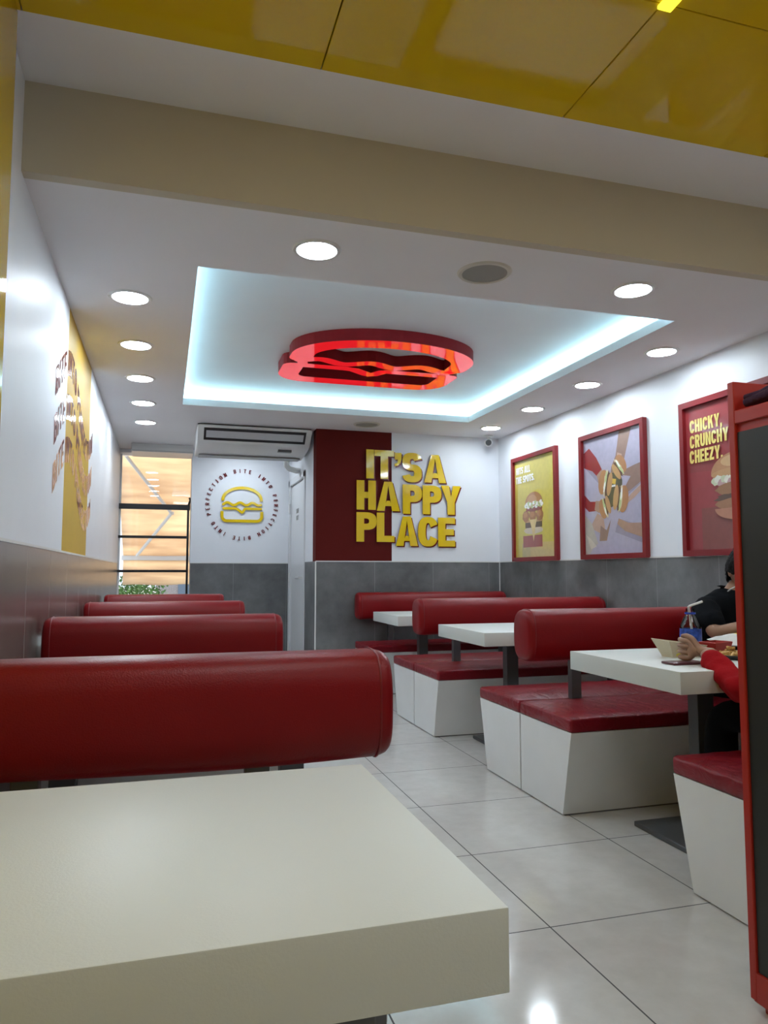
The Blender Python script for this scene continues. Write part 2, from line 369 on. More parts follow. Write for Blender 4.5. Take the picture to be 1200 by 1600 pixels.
# door -------------------------------------------------------------
d = struct(bpy.data.objects.new('door_1', None)); C.objects.link(d); d.location = (XP, 7.9, 0)
b = MB(); b.box(.012, .05, -.42, .42, .005, 2.05, bev=.003, seg=1); b.build('leaf', mat('door_white', (.74, .75, .77), .35), d)
b = MB(); b.box(-.012, .04, -.50, -.425, 0, 2.12, bev=.004, seg=1); b.box(-.012, .04, .425, .50, 0, 2.12, bev=.004, seg=1); b.box(-.012, .04, -.50, .50, 2.055, 2.13, bev=.004, seg=1); b.build('frame', mat('door_frame_white', (.70, .71, .73), .4), d)
b = MB(); b.tube([(.012, -.38, 1.02), (-.045, -.38, 1.02), (-.05, -.35, 1.02), (-.05, -.24, 1.02)], .012, 10)
b.lathe([(.024, -.0), (.024, .006)], (.006, -.36, 1.02), 16, axis='x'); b.lathe([(.02, 0), (.02, .006)], (.006, -.36, .92), 16, axis='x'); b.build('handle', CHROME, d, smooth=40)
b = MB()
for z in (.25, 1.02, 1.80): b.tube([(-.014, .425, z-.05), (-.014, .425, z+.05)], .009, 8)
b.build('hinge', CHROME, d)
b = MB()
for k, s in enumerate(('STAFF', 'ONLY')):
    ps, wd = text_polys(s, .05, .16, .08)
    for p in ps: b.prism(p, lambda x, y, dd, k=k, wd=wd: (.0115-dd, .03+wd/2-x, 1.72-.075*k+y), 0, .002)
b.build('lettering', GREYP, d)

# ================================================================== CEILING FIXTURES
def downlight(x, y, label):
    t = thing('recessed_downlight', label, 'ceiling light', (x, y, ZC), 'round recessed downlights')
    b = MB(); b.lathe([(.083, 0), (.086, -.007), (.100, -.007), (.106, 0)], n=36, caps=False); b.build('rim', PLASTIC, t, smooth=40)
    b = MB(); b.lathe([(.084, -.001), (.084, -.003)], n=36); b.build('lamp_disc', LGLOW, t)
    return t
src = downlight(.594, 2.995, 'bright round downlight by the near edge of the ceiling tray, left of the speaker')
lab = {(2.159, 2.995): 'bright round downlight near the right end of the bulkhead, right of the speaker',
 (-.193, 3.795): 'largest and nearest downlight of the row along the left wall', (-.193, 4.60): 'second nearest downlight of the row along the left wall',
 (-.193, 5.40): 'middle downlight of the row of five along the left wall', (-.193, 6.20): 'fourth downlight from the front in the left wall row',
 (-.193, 7.0): 'smallest and farthest downlight of the left row, before the window',
 (2.945, 3.815): 'nearest downlight of the row along the right poster wall', (2.945, 4.66): 'second downlight of the right row, over the middle poster',
 (2.945, 5.50): 'third downlight of the right row, over the yellow poster', (2.955, 6.35): 'farthest downlight of the right row, beside the security camera'}
lab[(.80, 7.95)] = 'downlight hidden behind the air conditioner, lighting the burger logo wall'
for (x, y), l in lab.items():
    o = copy_tree(src); o.location = (x, y, ZC); o['label'] = l
def speaker(x, y, l):
    t = thing('ceiling_speaker', l, 'speaker', (x, y, ZC), 'round ceiling speakers')
    b = MB(); b.lathe([(.102, 0), (.104, -.008), (.118, -.008), (.126, 0)], n=36, caps=False); b.build('rim', mat('speaker_rim', (.6, .57, .5), .5), t, smooth=40)
    b = MB(); b.lathe([(.103, -.001), (.103, -.004), (.05, -.007), (.001, -.008)], n=36); b.build('grille', GRILLE, t, smooth=40)
    return t
s = speaker(1.379, 3.011, 'round grey ceiling speaker between two downlights near the bulkhead')
o = copy_tree(s); o.location = (1.776, 6.52, ZC); o['label'] = 'small round grey ceiling speaker above the maroon wall'
# unseen panel lamps added to light the front zone
def fill_panel(x, y):
    t = thing('added_panel_light', 'unseen square panel lamp added to light the front zone', 'ceiling light', (x, y, Z2), 'added square lamps over the front zone')
    b = MB(); b.box(-.31, .31, -.31, .31, -.012, -.0015, bev=.003, seg=1); b.build('frame', PLASTIC, t)
    b = MB(); b.box(-.285, .285, -.285, .285, -.016, -.0125); b.build('diffuser', PGLOW, t)
    return t
PGLOW = emat('added_panel_glow', (0.92, 0.97, 1.0), FRONT)
p = fill_panel(.47, 1.0)
for q in ((2.3, 1.0), (.47, -1.0), (2.3, -1.0)):
    o = copy_tree(p); o.location = (*q, Z2)
t = thing('yellow_strip', 'short glowing yellow strip at a joint of the yellow ceiling', 'light', (1.398, 1.76, Z2))  # yellow emissive strip laid along the panel joint
b = MB(); b.box(-.018, .03, -.75, 0, -.014, -.002, bev=.003); b.build('diffuser', emat('yellow_strip_glow', (1, .95, .05), 1.6), t)

# burger sculpture / wall logo paths (units of the wall logo)
def stroke(pts, wd, cap=True):
    """polygon quads following a polyline; returns list of convex polys"""
    out = []; n = len(pts); L = []; Rr = []
    for i, p in enumerate(pts):
        a = pts[max(i-1, 0)]; c = pts[min(i+1, n-1)]
        dx, dy = c[0]-a[0], c[1]-a[1]; l = math.hypot(dx, dy) or 1; nx, ny = -dy/l*wd/2, dx/l*wd/2
        L.append((p[0]+nx, p[1]+ny)); Rr.append((p[0]-nx, p[1]-ny))
    for i in range(n-1): out.append([Rr[i], Rr[i+1], L[i+1], L[i]])
    if cap:
        for p in (pts[0], pts[-1]): out.append([(p[0]+wd/2*math.cos(2*PI*k/16), p[1]+wd/2*math.sin(2*PI*k/16)) for k in range(16)])
    return out
def arc(cx, cy, rx, ry, a0, a1, n=24): return [(cx+rx*math.cos(math.radians(a0+(a1-a0)*i/n)), cy+ry*math.sin(math.radians(a0+(a1-a0)*i/n))) for i in range(n+1)]
# y up, centre 0,0 ; half width 245
def burger_paths(join=0):
    bun = [(-237, 45-join)]+arc(0, 60, 237, 150, 180, 0, 40)+[(237, 45-join)]
    lett = [(-232+464*i/60, 8+16*math.sin(-.5+i/60*3*2*PI)) for i in range(61)]
    cheese = [(-225, -50), (-90, -50), (-60, -56), (-10, -94), (0, -99), (10, -94), (32, -54), (40, -50), (232, -50)]
    base = [(-245, -85+join), (-245, -140)]+arc(-185, -145, 60, 60, 180, 270, 8)+arc(185, -145, 60, 60, 270, 360, 8)+[(245, -140), (245, -85+join)]
    return bun, lett, cheese, base

SU = 1.30/556.0
def scu(x, y, dd): return (x*SU, -(y+0)*SU, dd)
SCR = mat('red_emissive_acrylic', (0.60, 0.02, 0.03), 0.03, spec=0.8, emit=(1, .012, .02), estr=.55)  # red emission added to brighten the underside
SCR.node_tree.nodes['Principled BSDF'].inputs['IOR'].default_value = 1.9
SCS = mat('dark_red_side', (0.24, 0.006, 0.010), 0.55, spec=.2)
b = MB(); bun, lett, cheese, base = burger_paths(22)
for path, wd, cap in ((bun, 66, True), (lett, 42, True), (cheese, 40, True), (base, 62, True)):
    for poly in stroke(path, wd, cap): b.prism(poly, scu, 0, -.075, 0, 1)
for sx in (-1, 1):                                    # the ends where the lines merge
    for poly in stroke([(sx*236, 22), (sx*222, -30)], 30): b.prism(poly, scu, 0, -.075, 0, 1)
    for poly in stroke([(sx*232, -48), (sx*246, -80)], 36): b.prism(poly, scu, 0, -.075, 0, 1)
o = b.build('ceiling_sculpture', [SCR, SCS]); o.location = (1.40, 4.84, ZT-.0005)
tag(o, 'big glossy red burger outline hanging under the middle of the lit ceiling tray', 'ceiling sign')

# air conditioner ----------------------------------------------------
t = thing('air_conditioner', 'long white ceiling-hung air conditioner left of the maroon wall', 'air conditioner', (0.80, 7.15, ZC))
prof = [(-.27, -.012), (-.285, -.018), (-.285, -.032), (-.172, -.148), (-.155, -.160), (-.10, -.172), (.02, -.195), (.33, -.225), (.36, -.21), (.36, -.012)]
b = MB()
rings = []
for x, s in ((-.535, .93), (-.53, .97), (-.515, 1), (.515, 1), (.53, .97), (.535, .93)):
    rings.append([(x, .03+(y-.03)*s, -.1+(z+.1)*s) for y, z in prof])
b.loft(rings); b.build('casing', PLASTIC, t, smooth=30)
b = MB()
def onp(u, side): pass
# outlet slot on the sloping front
A = Vector((0, -.275, -.0422)); B2 = Vector((0, -.182, -.1377)); D = (B2-A); N = Vector((0, D.z, -D.y)).normalized()
if N.z > 0: N = -N
def slope(x, v, dd): q = A+D*v+N*dd; return (x, q.y, q.z)
for (x0, x1, v0, v1) in ((-.475, .475, 0, .20), (-.475, .475, .80, 1.0), (-.475, -.455, .2, .8), (.455, .475, .2, .8)):
    b.prism([(x0, v0), (x1, v0), (x1, v1), (x0, v1)], slope, -.003, .006)
b.build('air_slot', BLACK, t)
b = MB(); b.prism([(-.455, .20), (.455, .20), (.455, .80), (-.455, .80)], slope, -.003, .004); b.build('louvre', mat('grey_louvre', (.5, .5, .51), .4), t)
b = MB(); b.box(.24, .37, -.06, .0, -.203, -.178); b.build('display', mat('ac_display', (.06, .06, .06), .3), t)
b = MB(); b.box(-.53, .53, -.24, .35, -.011, -.0005); b.build('mounting_gap', BLACK, t)
b = MB(); b.box(-.50, .50, .20, .345, -.231, -.2215); b.build('intake_strip', GREYP, t)
b = MB(); b.tube([(XP-.002, 7.75, 2.16), (XP-.05, 7.72, 2.155), (XP-.12, 7.7, 2.17), (XP-.15, 7.7, 2.2), (XP-.155, 7.68, 2.26)], .03, 12)
tag(b.build('drain_pipe', PLASTIC, smooth=50), 'short bent white pipe under the air conditioner beside the staff door', 'pipe')

# security camera -----------------------------------------------------
t = thing('security_camera', 'small white dome security camera in the far right ceiling corner', 'camera', (3.10, 6.72, ZC))
b = MB(); b.lathe([(.045, 0), (.045, -.012), (.02, -.02), (.02, -.03)], n=20); b.build('mount', PLASTIC, t, smooth=40)
b = MB(); b.lathe([(.001, -.112), (.02, -.108), (.036, -.09), (.04, -.07), (.036, -.05), (.02, -.034), (.001, -.03)], n=20); b.build('housing', PLASTIC, t, smooth=60)
b = MB()
dv = (Vector((0, 0, 1.08))-Vector((3.10, 6.72, 2.38))).normalized(); p0 = Vector((0, 0, -.071))
b.tube([p0+dv*.02, p0+dv*.043], .030, 16); b.build('lens', BLACK, t, smooth=40)

# ================================================================== SIGNS ON THE WALLS
t = thing('wall_sign', 'big raised yellow letters reading IT\'S A HAPPY PLACE on the far wall', 'sign', (0, YB, 0))
rows = [("I", 1.857, 1.935, 1.985, 2.269), ("T", 1.94, 2.14, 1.985, 2.268), ("'", 2.146, 2.216, None, 2.25), ("S", 2.225, 2.427, 1.962, 2.256), ("A", 2.451, 2.685, 1.965, 2.246),
        ("H", 1.761, 1.954, 1.68, 1.965), ("A", 1.963, 2.197, 1.672, 1.959), ("P", 2.228, 2.43, 1.65, 1.94), ("P", 2.435, 2.634, 1.650, 1.938), ("Y", 2.63, 2.842, 1.65, 1.94),
        ("P", 1.760, 1.963, 1.371, 1.655), ("L", 1.963, 2.143, 1.371, 1.655), ("A", 2.157, 2.385, 1.334, 1.623), ("C", 2.386, 2.595, 1.331, 1.624), ("E", 2.597, 2.777, 1.332, 1.62)]
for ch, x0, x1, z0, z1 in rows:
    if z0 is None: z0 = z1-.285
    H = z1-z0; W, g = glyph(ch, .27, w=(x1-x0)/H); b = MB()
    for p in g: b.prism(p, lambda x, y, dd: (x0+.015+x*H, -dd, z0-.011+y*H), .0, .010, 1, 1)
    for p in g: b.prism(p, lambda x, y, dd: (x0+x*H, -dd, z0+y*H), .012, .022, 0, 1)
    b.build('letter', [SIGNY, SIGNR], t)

# round burger logo on back left wall
t = thing('burger_logo', 'yellow burger outline inside a ring of small dark red letters', 'sign', (.834, YB2-.005, 1.843))
LU = .000908
b = MB(); bun, lett, cheese, base = burger_paths()
for path in (bun, lett, cheese, base):
    for poly in stroke(path, 31 if path in (lett, cheese) else 37, path in (lett, cheese)): b.prism([(x, y) for x, y in poly], lambda x, y, dd: (x*LU, -dd, (y)*LU), 0, .012, 0, 1)
b.build('burger_outline', [SIGNY, mat('gold_edge', (.45, .28, .01), .3)], t)
txt = "BITE INTO PERFECTION "*2
for i, ch in enumerate(txt):
    if ch == ' ': continue
    ang = math.radians(-13+i*360/42.0); W, g = glyph(ch, .19); hh = .044; b = MB()
    ct, st = math.cos(ang), math.sin(ang)
    def ring(x, y, dd, W=W):
        lx = (x-W/2)*hh*1.05; ly = .385+(y-.5)*hh
        return (lx*ct+ly*st, -dd, -lx*st+ly*ct)
    for p in g: b.prism(p, ring, 0, .005)
    b.build('letter', MURALR, t)

# wavy mural lettering on the left wall
t = thing('wave_lettering', 'three wavy rows of dark red letters BITE INTO PERFECTION on left wall', 'sign', (XL+.001, 4.5, 1.8))
WV = lambda y: .158*math.cos(2*PI*(y-4.19)/1.76)
for row, zc in enumerate((2.02, 1.79, 1.565)):
    for word, ya, yb_ in (('BITE', 3.64, 3.98), ('INTO', 4.05, 4.43), ('PERFECTION', 4.50, 5.43)):
        ws = [glyph(ch, .19)[0] for ch in word]; tot = sum(ws)+.17*(len(word)-1); sc = (yb_-ya)/tot; x = 0
        for ch, W in zip(word, ws):
            g = glyph(ch, .19)[1]; b = MB(); hh = .135
            def wave(px, py, dd, x=x):
                yy = ya+(x+px)*sc; return (dd, yy-4.5, zc-1.8+WV(yy)+(py-.5)*hh)
            for p in g:
                b.prism(p, wave, 0, .0013, 0, 1)
            b.build('letter', [MURALR, MURALE], t); x += W+.17

# ------------------------------------------------------------------ posters
def ell(cx, cy, rx, ry, a=0, n=24, a0=0, a1=360, close=False):
    ca, sa = math.cos(math.radians(a)), math.sin(math.radians(a)); out = []
    m = n if a1-a0 == 360 else n+1
    for i in range(m):
        q = math.radians(a0+(a1-a0)*i/n); x, y = rx*math.cos(q), ry*math.sin(q)
        out.append((cx+x*ca-y*sa, cy+x*sa+y*ca))
    return out
PALS = {}
def pcol(c):
    if c not in PALS: PALS[c] = mat('print_ink_%02d' % len(PALS), c, .45, coat=.9, var=.05, vscale=25)
    return PALS[c]
def poster(y1, label, art):
    """framed poster on right wall, left edge at y1 (far), art = list of (colour, poly) in u (0-.84) v (0-1)"""
    t = thing('framed_poster', label, 'poster', (XR, y1, 1.180), 'red framed posters on the right wall')
    W, H, fw = .85, 1.0, .038
    fn = lambda x, y, dd: (-dd, -x, y)
    b = MB()
    for x0, y0, x1, yy1 in ((0, 0, W, fw), (0, H-fw, W, H), (0, fw, fw, H-fw), (W-fw, fw, W, H-fw)): b.prism(R4(x0, y0, x1, yy1), fn, .002, .038)
    b.build('frame', REDF, t)
    b = MB(); mats = []
    def idx(c):
        m = pcol(c)
        if m not in mats: mats.append(m)
        return mats.index(m)
    b.prism(R4(fw-.005, fw-.005, W-fw+.005, H-fw+.005), fn, .003, .012, idx(art[0]))
    dd = .0122
    clipx = lambda p: [(min(max(x, fw), W-fw), min(max(y, fw), H-fw)) for x, y in p]
    for c, p in art[1:]:
        b.flat(clipx(p), fn, dd, idx(c)); dd += .00005
    b.build('print', mats, t, fix=False)
    return t
def put(txt, x, y, h, s, col, shear=0, sx=1.0, track=.07):
    ps, w = text_polys(txt, h, s, track, sx); return [(col, [(x+px, y+py) for px, py in p]) for p in ps]
def blob(cx, cy, rx, ry, seed, n=22, k=.18):
    r = random.Random(seed); return [(cx+rx*(1+r.uniform(-k, k))*math.cos(2*PI*i/n), cy+ry*(1+r.uniform(-k, k))*math.sin(2*PI*i/n)) for i in range(n)]
YB1 = (.62, .52, .10); WH = (.92, .92, .90); BUN = (.45, .22, .10); LETT = (.50, .58, .28); PALE = (.66, .55, .42)
art = [YB1]
art += [((.60, .46, .20), R4(.17, .03, .812, .17)), ((.50, .42, .20), [(.17, .03), (.33, .03), (.33, .17), (.27, .17), (.22, .10), (.17, .17)])]
head_n = len(art)
art += [((.34, .07, .06), R4(.17, .15, .56, .275))]
art += [(PALE, blob(.385, .325, .19, .035, 3, k=.06)), ((.10, .06, .035), R4(.22, .35, .56, .41)), ((.50, .30, .12), R4(.22, .40, .57, .425))]
for k, xx in enumerate((.235, .375, .515)): art += [((.36, .15, .055), blob(xx, .46, .072, .055, 10+k, k=.08)), ((.47, .22, .08), blob(xx-.01, .475, .045, .028, 30+k))]
art += [((.30, .06, .045), R4(.24, .505, .56, .535)), ((.24, .05, .04), blob(.4, .52, .16, .02, 77))]
for k in range(13): art.append((LETT if k % 2 else WH, blob(.235+.027*k, .556+.012*math.sin(k*2.1), .026, .020, 50+k)))
art += [(BUN, ell(.40, .575, .175, .105, 0, 24, 0, 180)), ((.55, .30, .14), ell(.37, .60, .10, .055, 0))]
for k in range(9): art.append((LETT if k % 2 else WH, blob(.26+.035*k, .573+.008*math.sin(k*1.7), .024, .017, 80+k)))
art += [((.74, .55, .24), [(.31, .425), (.46, .425), (.43, .36), (.41, .27), (.39, .21), (.375, .27), (.34, .37)])]
art = art[:head_n]+[(c, [(.40+(x-.39)*.95, y-.04*min(1, y/.3)) for x, y in p]) for c, p in art[head_n:]]+put('HITS ALL', .065, .835, .066, .26, WH, sx=.95)+put('THE SPOTS.', .065, .745, .066, .26, WH, sx=.95)
poster(6.505, 'yellow framed poster of a tall burger reading HITS ALL THE SPOTS', art)

SK1, SK2, SK3 = (.42, .26, .19), (.30, .19, .15), (.50, .33, .25); BG2 = (.44, .41, .52); CL = (.30, .02, .025); SH = (.32, .29, .37)
art = [BG2]
art += [(SH, [(.04, .75), (.30, .55), (.30, .62), (.04, .84)]), (SH, [(.48, .40), (.81, .55), (.81, .66), (.60, .50)]), (SH, [(.45, .2), (.81, .10), (.81, .22), (.5, .30)])]
art += [(CL, [(.04, .86), (.12, .89), (.22, .80), (.30, .69), (.24, .64), (.16, .70), (.04, .74)]), (SK1, [(.22, .66), (.29, .70), (.36, .63), (.36, .56), (.30, .55), (.24, .60)])]
art += [(CL, [(.04, .52), (.12, .46), (.24, .45), (.22, .38), (.10, .38), (.04, .42)]), (SK1, [(.20, .46), (.27, .45), (.30, .38), (.24, .36), (.18, .39)])]
art += [(SK2, [(.53, .96), (.68, .96), (.58, .72), (.52, .66), (.50, .60), (.44, .58), (.40, .62), (.42, .70), (.48, .78)]), (SK3, [(.50, .80), (.56, .78), (.53, .68), (.48, .70)])]
art += [(SK2, [(.81, .69), (.72, .68), (.60, .66), (.55, .65), (.56, .62), (.66, .60), (.60, .54), (.54, .49), (.56, .47), (.66, .50), (.81, .56)])]
art += [(SK3, [(.81, .54), (.66, .47), (.55, .40), (.54, .34), (.60, .40), (.70, .44), (.81, .50)])]
art += [(SK1, [(.81, .25), (.62, .26), (.50, .30), (.48, .26), (.58, .20), (.81, .14)]), (SK3, [(.22, .36), (.30, .32), (.32, .24), (.26, .20), (.14, .24), (.14, .28)])]
art += [((.48, .44, .38), [(.04, .36), (.14, .28), (.22, .12), (.16, .10), (.10, .04), (.04, .04)]), ((.60, .55, .46), [(.05, .20), (.12, .16), (.20, .10), (.12, .08)]), (SK2, [(.26, .26), (.34, .22), (.40, .30), (.34, .14), (.24, .14)])]
def mini(cx, cy, a, sc=1.0, seed=1):
    ca, sa = math.cos(math.radians(a)), math.sin(math.radians(a))
    T = lambda p: [(cx+sc*(x*ca-y*sa), cy+sc*(x*sa+y*ca)) for x, y in p]
    o = [(BUN, T(ell(0, .035, .085, .052))), ((.70, .60, .40), T(blob(0, 0, .085, .026, seed))), ((.12, .06, .04), T(blob(0, -.014, .08, .018, seed+1))), (LETT, T(blob(.01, .006, .07, .012, seed+2))), (WH, T(blob(-.03, .010, .04, .008, seed+3))), ((.55, .32, .14), T(ell(0, -.045, .08, .028)))]
    return o
art += [((.10, .09, .05), blob(.43, .54, .12, .13, 5))]
art += [((.72, .48, .08), [(.38, .62), (.48, .60), (.47, .56), (.40, .58)]), ((.8, .8, .8), R4(.40, .545, .47, .56))]
art += mini(.52, .685, -48, 1.0, 1)+mini(.345, .585, 74, 1.15, 5)+mini(.525, .45, 258, 1.2, 9)+mini(.33, .40, 112, .95, 13)
poster(5.275, 'framed poster of many hands holding burgers together, middle of the three', art)

RB = (.30, .035, .04); YT = (.80, .62, .16)
art = [RB, ((.25, .035, .035), [(.04, .60), (.81, .56), (.81, .50), (.04, .54)]), ((.22, .05, .04), R4(.16, .04, .81, .30))]
art += put('CHICKY,', .075, .795, .083, .25, YT, sx=.84)+put('CRUNCHY', .075, .695, .083, .25, YT, sx=.84)+put('CHEEZY.', .075, .595, .083, .25, YT, sx=.84)
art += [(BUN, ell(.50, .50, .235, .125, 0, 24, 0, 180)), ((.50, .27, .12), ell(.50, .495, .235, .035)), ((.58, .36, .18), ell(.45, .57, .10, .035))]
for k in range(15): art.append((((.56, .60, .40), (.72, .70, .60), (.50, .30, .30))[k % 3], blob(.30+.027*k, .455+.014*math.sin(k*2.3), .034, .024, 90+k)))
art += [((.30, .14, .06), blob(.50, .40, .20, .045, 120, k=.06)), ((.10, .05, .03), blob(.50, .345, .20, .03, 121)), ((.33, .15, .07), blob(.50, .31, .21, .035, 122, k=.07))]
art += [((.46, .20, .12), ell(.50, .285, .21, .075, 0, 24, 180, 360))]
poster(4.043, 'dark red framed poster reading CHICKY, CRUNCHY, CHEEZY, partly behind the cabinet', art)

# ================================================================== BENCHES
def backrest_mb(x0, x1, yc, zc, a=.098, c=.127, seed=0):
    b = MB(); rings = []; n = 40
    xs = [(0, .72), (.004, .87), (.012, .94), (.024, .98), (.045, 1.0)]
    seq = [(x0+d, s) for d, s in xs]
    k = 14
    for i in range(1, k): seq.append((x0+.045+(x1-x0-.09)*i/k, 1.0))
    seq += [(x1-d, s) for d, s in reversed(xs)]
    for x, s in seq:
        ring = []
        for i in range(n):
            q = 2*PI*i/n; co, si = math.cos(q), math.sin(q); e = 2/2.9
            w = 1+.012*noise.noise(Vector((x*3+seed, co*2, si*2)))
            sag = -.006*math.sin((x-x0)*5.1+seed) if si < 0 else 0
            s2 = 1-(1-s)*.75
            ring.append((x, yc+a*s*w*math.copysign(abs(co)**e, co), zc+c*s2*w*math.copysign(abs(si)**e, si)+sag))
        rings.append(ring)
    b.loft(rings); return b
def piping(x, yc, zc, a=.098, c=.127):
    e = 2/2.9; pts = []
    for i in range(41):
        q = 2*PI*i/40; co, si = math.cos(q), math.sin(q)
        pts.append((x, yc+a*.985*math.copysign(abs(co)**e, co), zc+c*.992*math.copysign(abs(si)**e, si)))
    b = MB(); b.tube(pts, .0032, 6, caps=False); return b
def cushion_mb(x0, x1, y0, y1, z0, z1, seed=0):
    bm = bmesh.new(); bmesh.ops.create_cube(bm, size=1)
    for v in bm.verts: v.co = Vector(((x0+x1)/2+v.co.x*(x1-x0), (y0+y1)/2+v.co.y*(y1-y0), (z0+z1)/2+v.co.z*(z1-z0)))
    bmesh.ops.subdivide_edges(bm, edges=[e for e in bm.edges if abs(e.verts[0].co.x-e.verts[1].co.x) > .1], cuts=26)
    bmesh.ops.subdivide_edges(bm, edges=[e for e in bm.edges if abs(e.verts[0].co.y-e.verts[1].co.y) > .1], cuts=9)
    es = [e for e in bm.edges if e.calc_face_angle(0) > 1.0]
    bmesh.ops.bevel(bm, geom=es, offset=.013, segments=3, profile=.5, affect='EDGES')
    for v in bm.verts:
        d = min(v.co.x-x0, x1-v.co.x, v.co.y-y0, y1-v.co.y); k = min(1, max(0, d)/.10)
        p = Vector((v.co.x*7+seed, v.co.y*7, 0))
        if v.co.z > (z0+z1)/2: v.co.z += .010*k+.0035*noise.noise(p)*k+.0022*noise.noise(p*3)
        if d < .02: v.co.y += .0025*noise.noise(Vector((v.co.x*14, v.co.z*20, seed))); v.co.x += .002*noise.noise(Vector((v.co.y*14, v.co.z*20, seed+5)))
    b = MB(); b.frombm(bm); return b
def booth_bench(x0, x1, yc, label, sides=(-1, 1), posts=(), seed=0, group=None, back=True):
    t = thing('booth_bench', label, 'bench', (x0, yc, 0), group); L = x1-x0
    for s in sides:
        b = MB(); g = .006; ob, ot = .40, .485        # outward flare towards the table
        ya, yb0, yt = s*g, s*ob, s*ot
        bb = [(0, ya, .006), (L, ya, .006), (L, yb0, .006), (0, yb0, .006)]; tt = [(0, ya, .375), (L, ya, .375), (L, yt, .375), (0, yt, .375)]
        b.hexa(bb, tt)
        base_o = b.build('base', LAM, t)
        b = MB(); y0, y1 = sorted((s*(g-.002), s*(ot+.003)))
        b = cushion_mb(-.004, L, y0, y1, .375, .436, seed+s*3); b.build('cushion', CUSH, t, smooth=50)
    b = MB(); b.box(.012, L-.01, -.40 if -1 in sides else .0, .40 if 1 in sides else .0, 0, .006); b.box(.006, L-.006, -.0055, .0055, .006, .37); b.build('gap_filler', GAPM, t)  # dark strips filling the joint and standing in for foot-gap shade
    if back:
        bo = backrest_mb(.012, L-.01, 0, .763, seed=seed).build('backrest', LEATHER, t, smooth=60)
        for x in (.045, L-.045): piping(x, 0, .763).build('piping', SEAM, bo, smooth=60)
        for px in posts:
            b = MB(); b.box(px, px+.055, -.02, .02, .38, .70, bev=.002, seg=1); b.build('post', STEEL, t)
    return t
XB = 1.722
GR = 'red and white booth benches on the right'; GL = 'red and white booth benches on the left'
booth_bench(XB, XR-.012, 3.400, 'double red and white booth bench behind the table with the drinks bottle', posts=(.285, 1.20), seed=1, group=GR)
booth_bench(XB, XR-.012, 5.030, 'double red and white booth bench in the middle of the right row', posts=(.295, 1.20), seed=2, group=GR)
def wall_bench():
    t = booth_bench(XB+.005, XR-.012, 6.742, 'single red booth bench against the far grey tiled wall', sides=(-1,), posts=(.32, 1.20), seed=3, group=GR)
    return t
wall_bench()
booth_bench(1.73, XR-.012, 1.765, 'white and red bench end beside the black-panelled cabinet, person seated on it', sides=(1,), posts=(.9,), seed=4, group=GR)
LX0, LX1 = XL+.012, .53
booth_bench(-.455, LX1+.008, 1.77, 'nearest and largest red bench backrest, directly behind the front white table', posts=(.155, .645), sides=(1,), seed=5, group=GL)
booth_bench(LX0, LX1, 3.40, 'second red bench from the front along the left wall', posts=(.18, .69), seed=6, group=GL)
booth_bench(LX0, LX1, 5.03, 'third red bench from the front along the left wall', posts=(.18, .69), seed=7, group=GL)
booth_bench(LX0, LX1-.01, 6.66, 'farthest red bench on the left, just below the window', posts=(.18, .69), seed=8, group=GL)

# ================================================================== TABLES
def table(x0, x1, y0, y1, legs, label, group, th=.079, z=.728, py=0, plate=.2):
    t = thing('dining_table', label, 'table', ((x0+x1)/2, (y0+y1)/2, 0), group); hx, hy = (x1-x0)/2, (y1-y0)/2
    b = MB(); b.box(-hx, hx, -hy, hy, z-th, z, bev=.0018, seg=2); b.build('tabletop', TOP, t, smooth=30)
    for lx in legs:
        q = lx-(x0+x1)/2
        b = MB(); b.box(q, q+.08, -.03+py, .03+py, .02, z-th+.0, bev=.002, seg=1); lo = b.build('leg', STEEL, t)
        b = MB(); b.box(q-.14, q+.22, -plate+py, plate+py, .0, .022, bev=.005, seg=2)
        b.build('base_plate', STEEL, lo)
    return t
GT = 'thick white booth tables'
table(-.456, .355, .732, 1.336, (-.30, .208), 'large white table filling the bottom left foreground', GT, th=.086)
table(-.488, .50, 2.27, 2.90, (-.33, .395), 'white table hidden behind the nearest left backrest, only its legs showing', GT)
table(-.488, .45, 3.90, 4.53, (-.25, .15), 'white table hidden between the second and third left benches', GT)
table(1.742, 3.20, 2.212, 2.945, (2.085, 2.85), 'white table on the right holding food, a bottle and a tray', GT, py=.0, plate=.22)
table(1.782, 3.20, 3.95, 4.70, (2.09, 2.85), 'empty white table in the middle of the right row', GT)
table(1.795, 3.20, 5.64, 6.36, (2.09, 2.85), 'farthest white table on the right, before the tiled wall', GT)

# ================================================================== CABINET (tray return)
t = thing('bin_cabinet', 'tall red cabinet with a black side panel at the right edge', 'cabinet', (1.42, 1.574, 0))
b = MB(); b.box(.004, .56, -.62, 0, .02, 1.47, bev=.002, seg=1); b.box(.02, .54, -.60, -.02, 0, .02); b.build('body', REDC, t)
b = MB(); b.box(0, .006, -.60, -.024, .10, 1.44); b.build('side_panel', DGLASS, t)
b = MB(); b.box(-.006, .56, -.022, .0, .03, 1.575, bev=.002, seg=1); b.build('end_panel', REDC, t)
b = MB(); b.box(-.006, .024, -.62, -.022, 1.462, 1.497, bev=.002, seg=1); b.build('top_rail', REDC, t)
b = MB(); b.box(-.006, .004, -.62, -.022, .03, .098); b.build('kick_board', REDC, t)
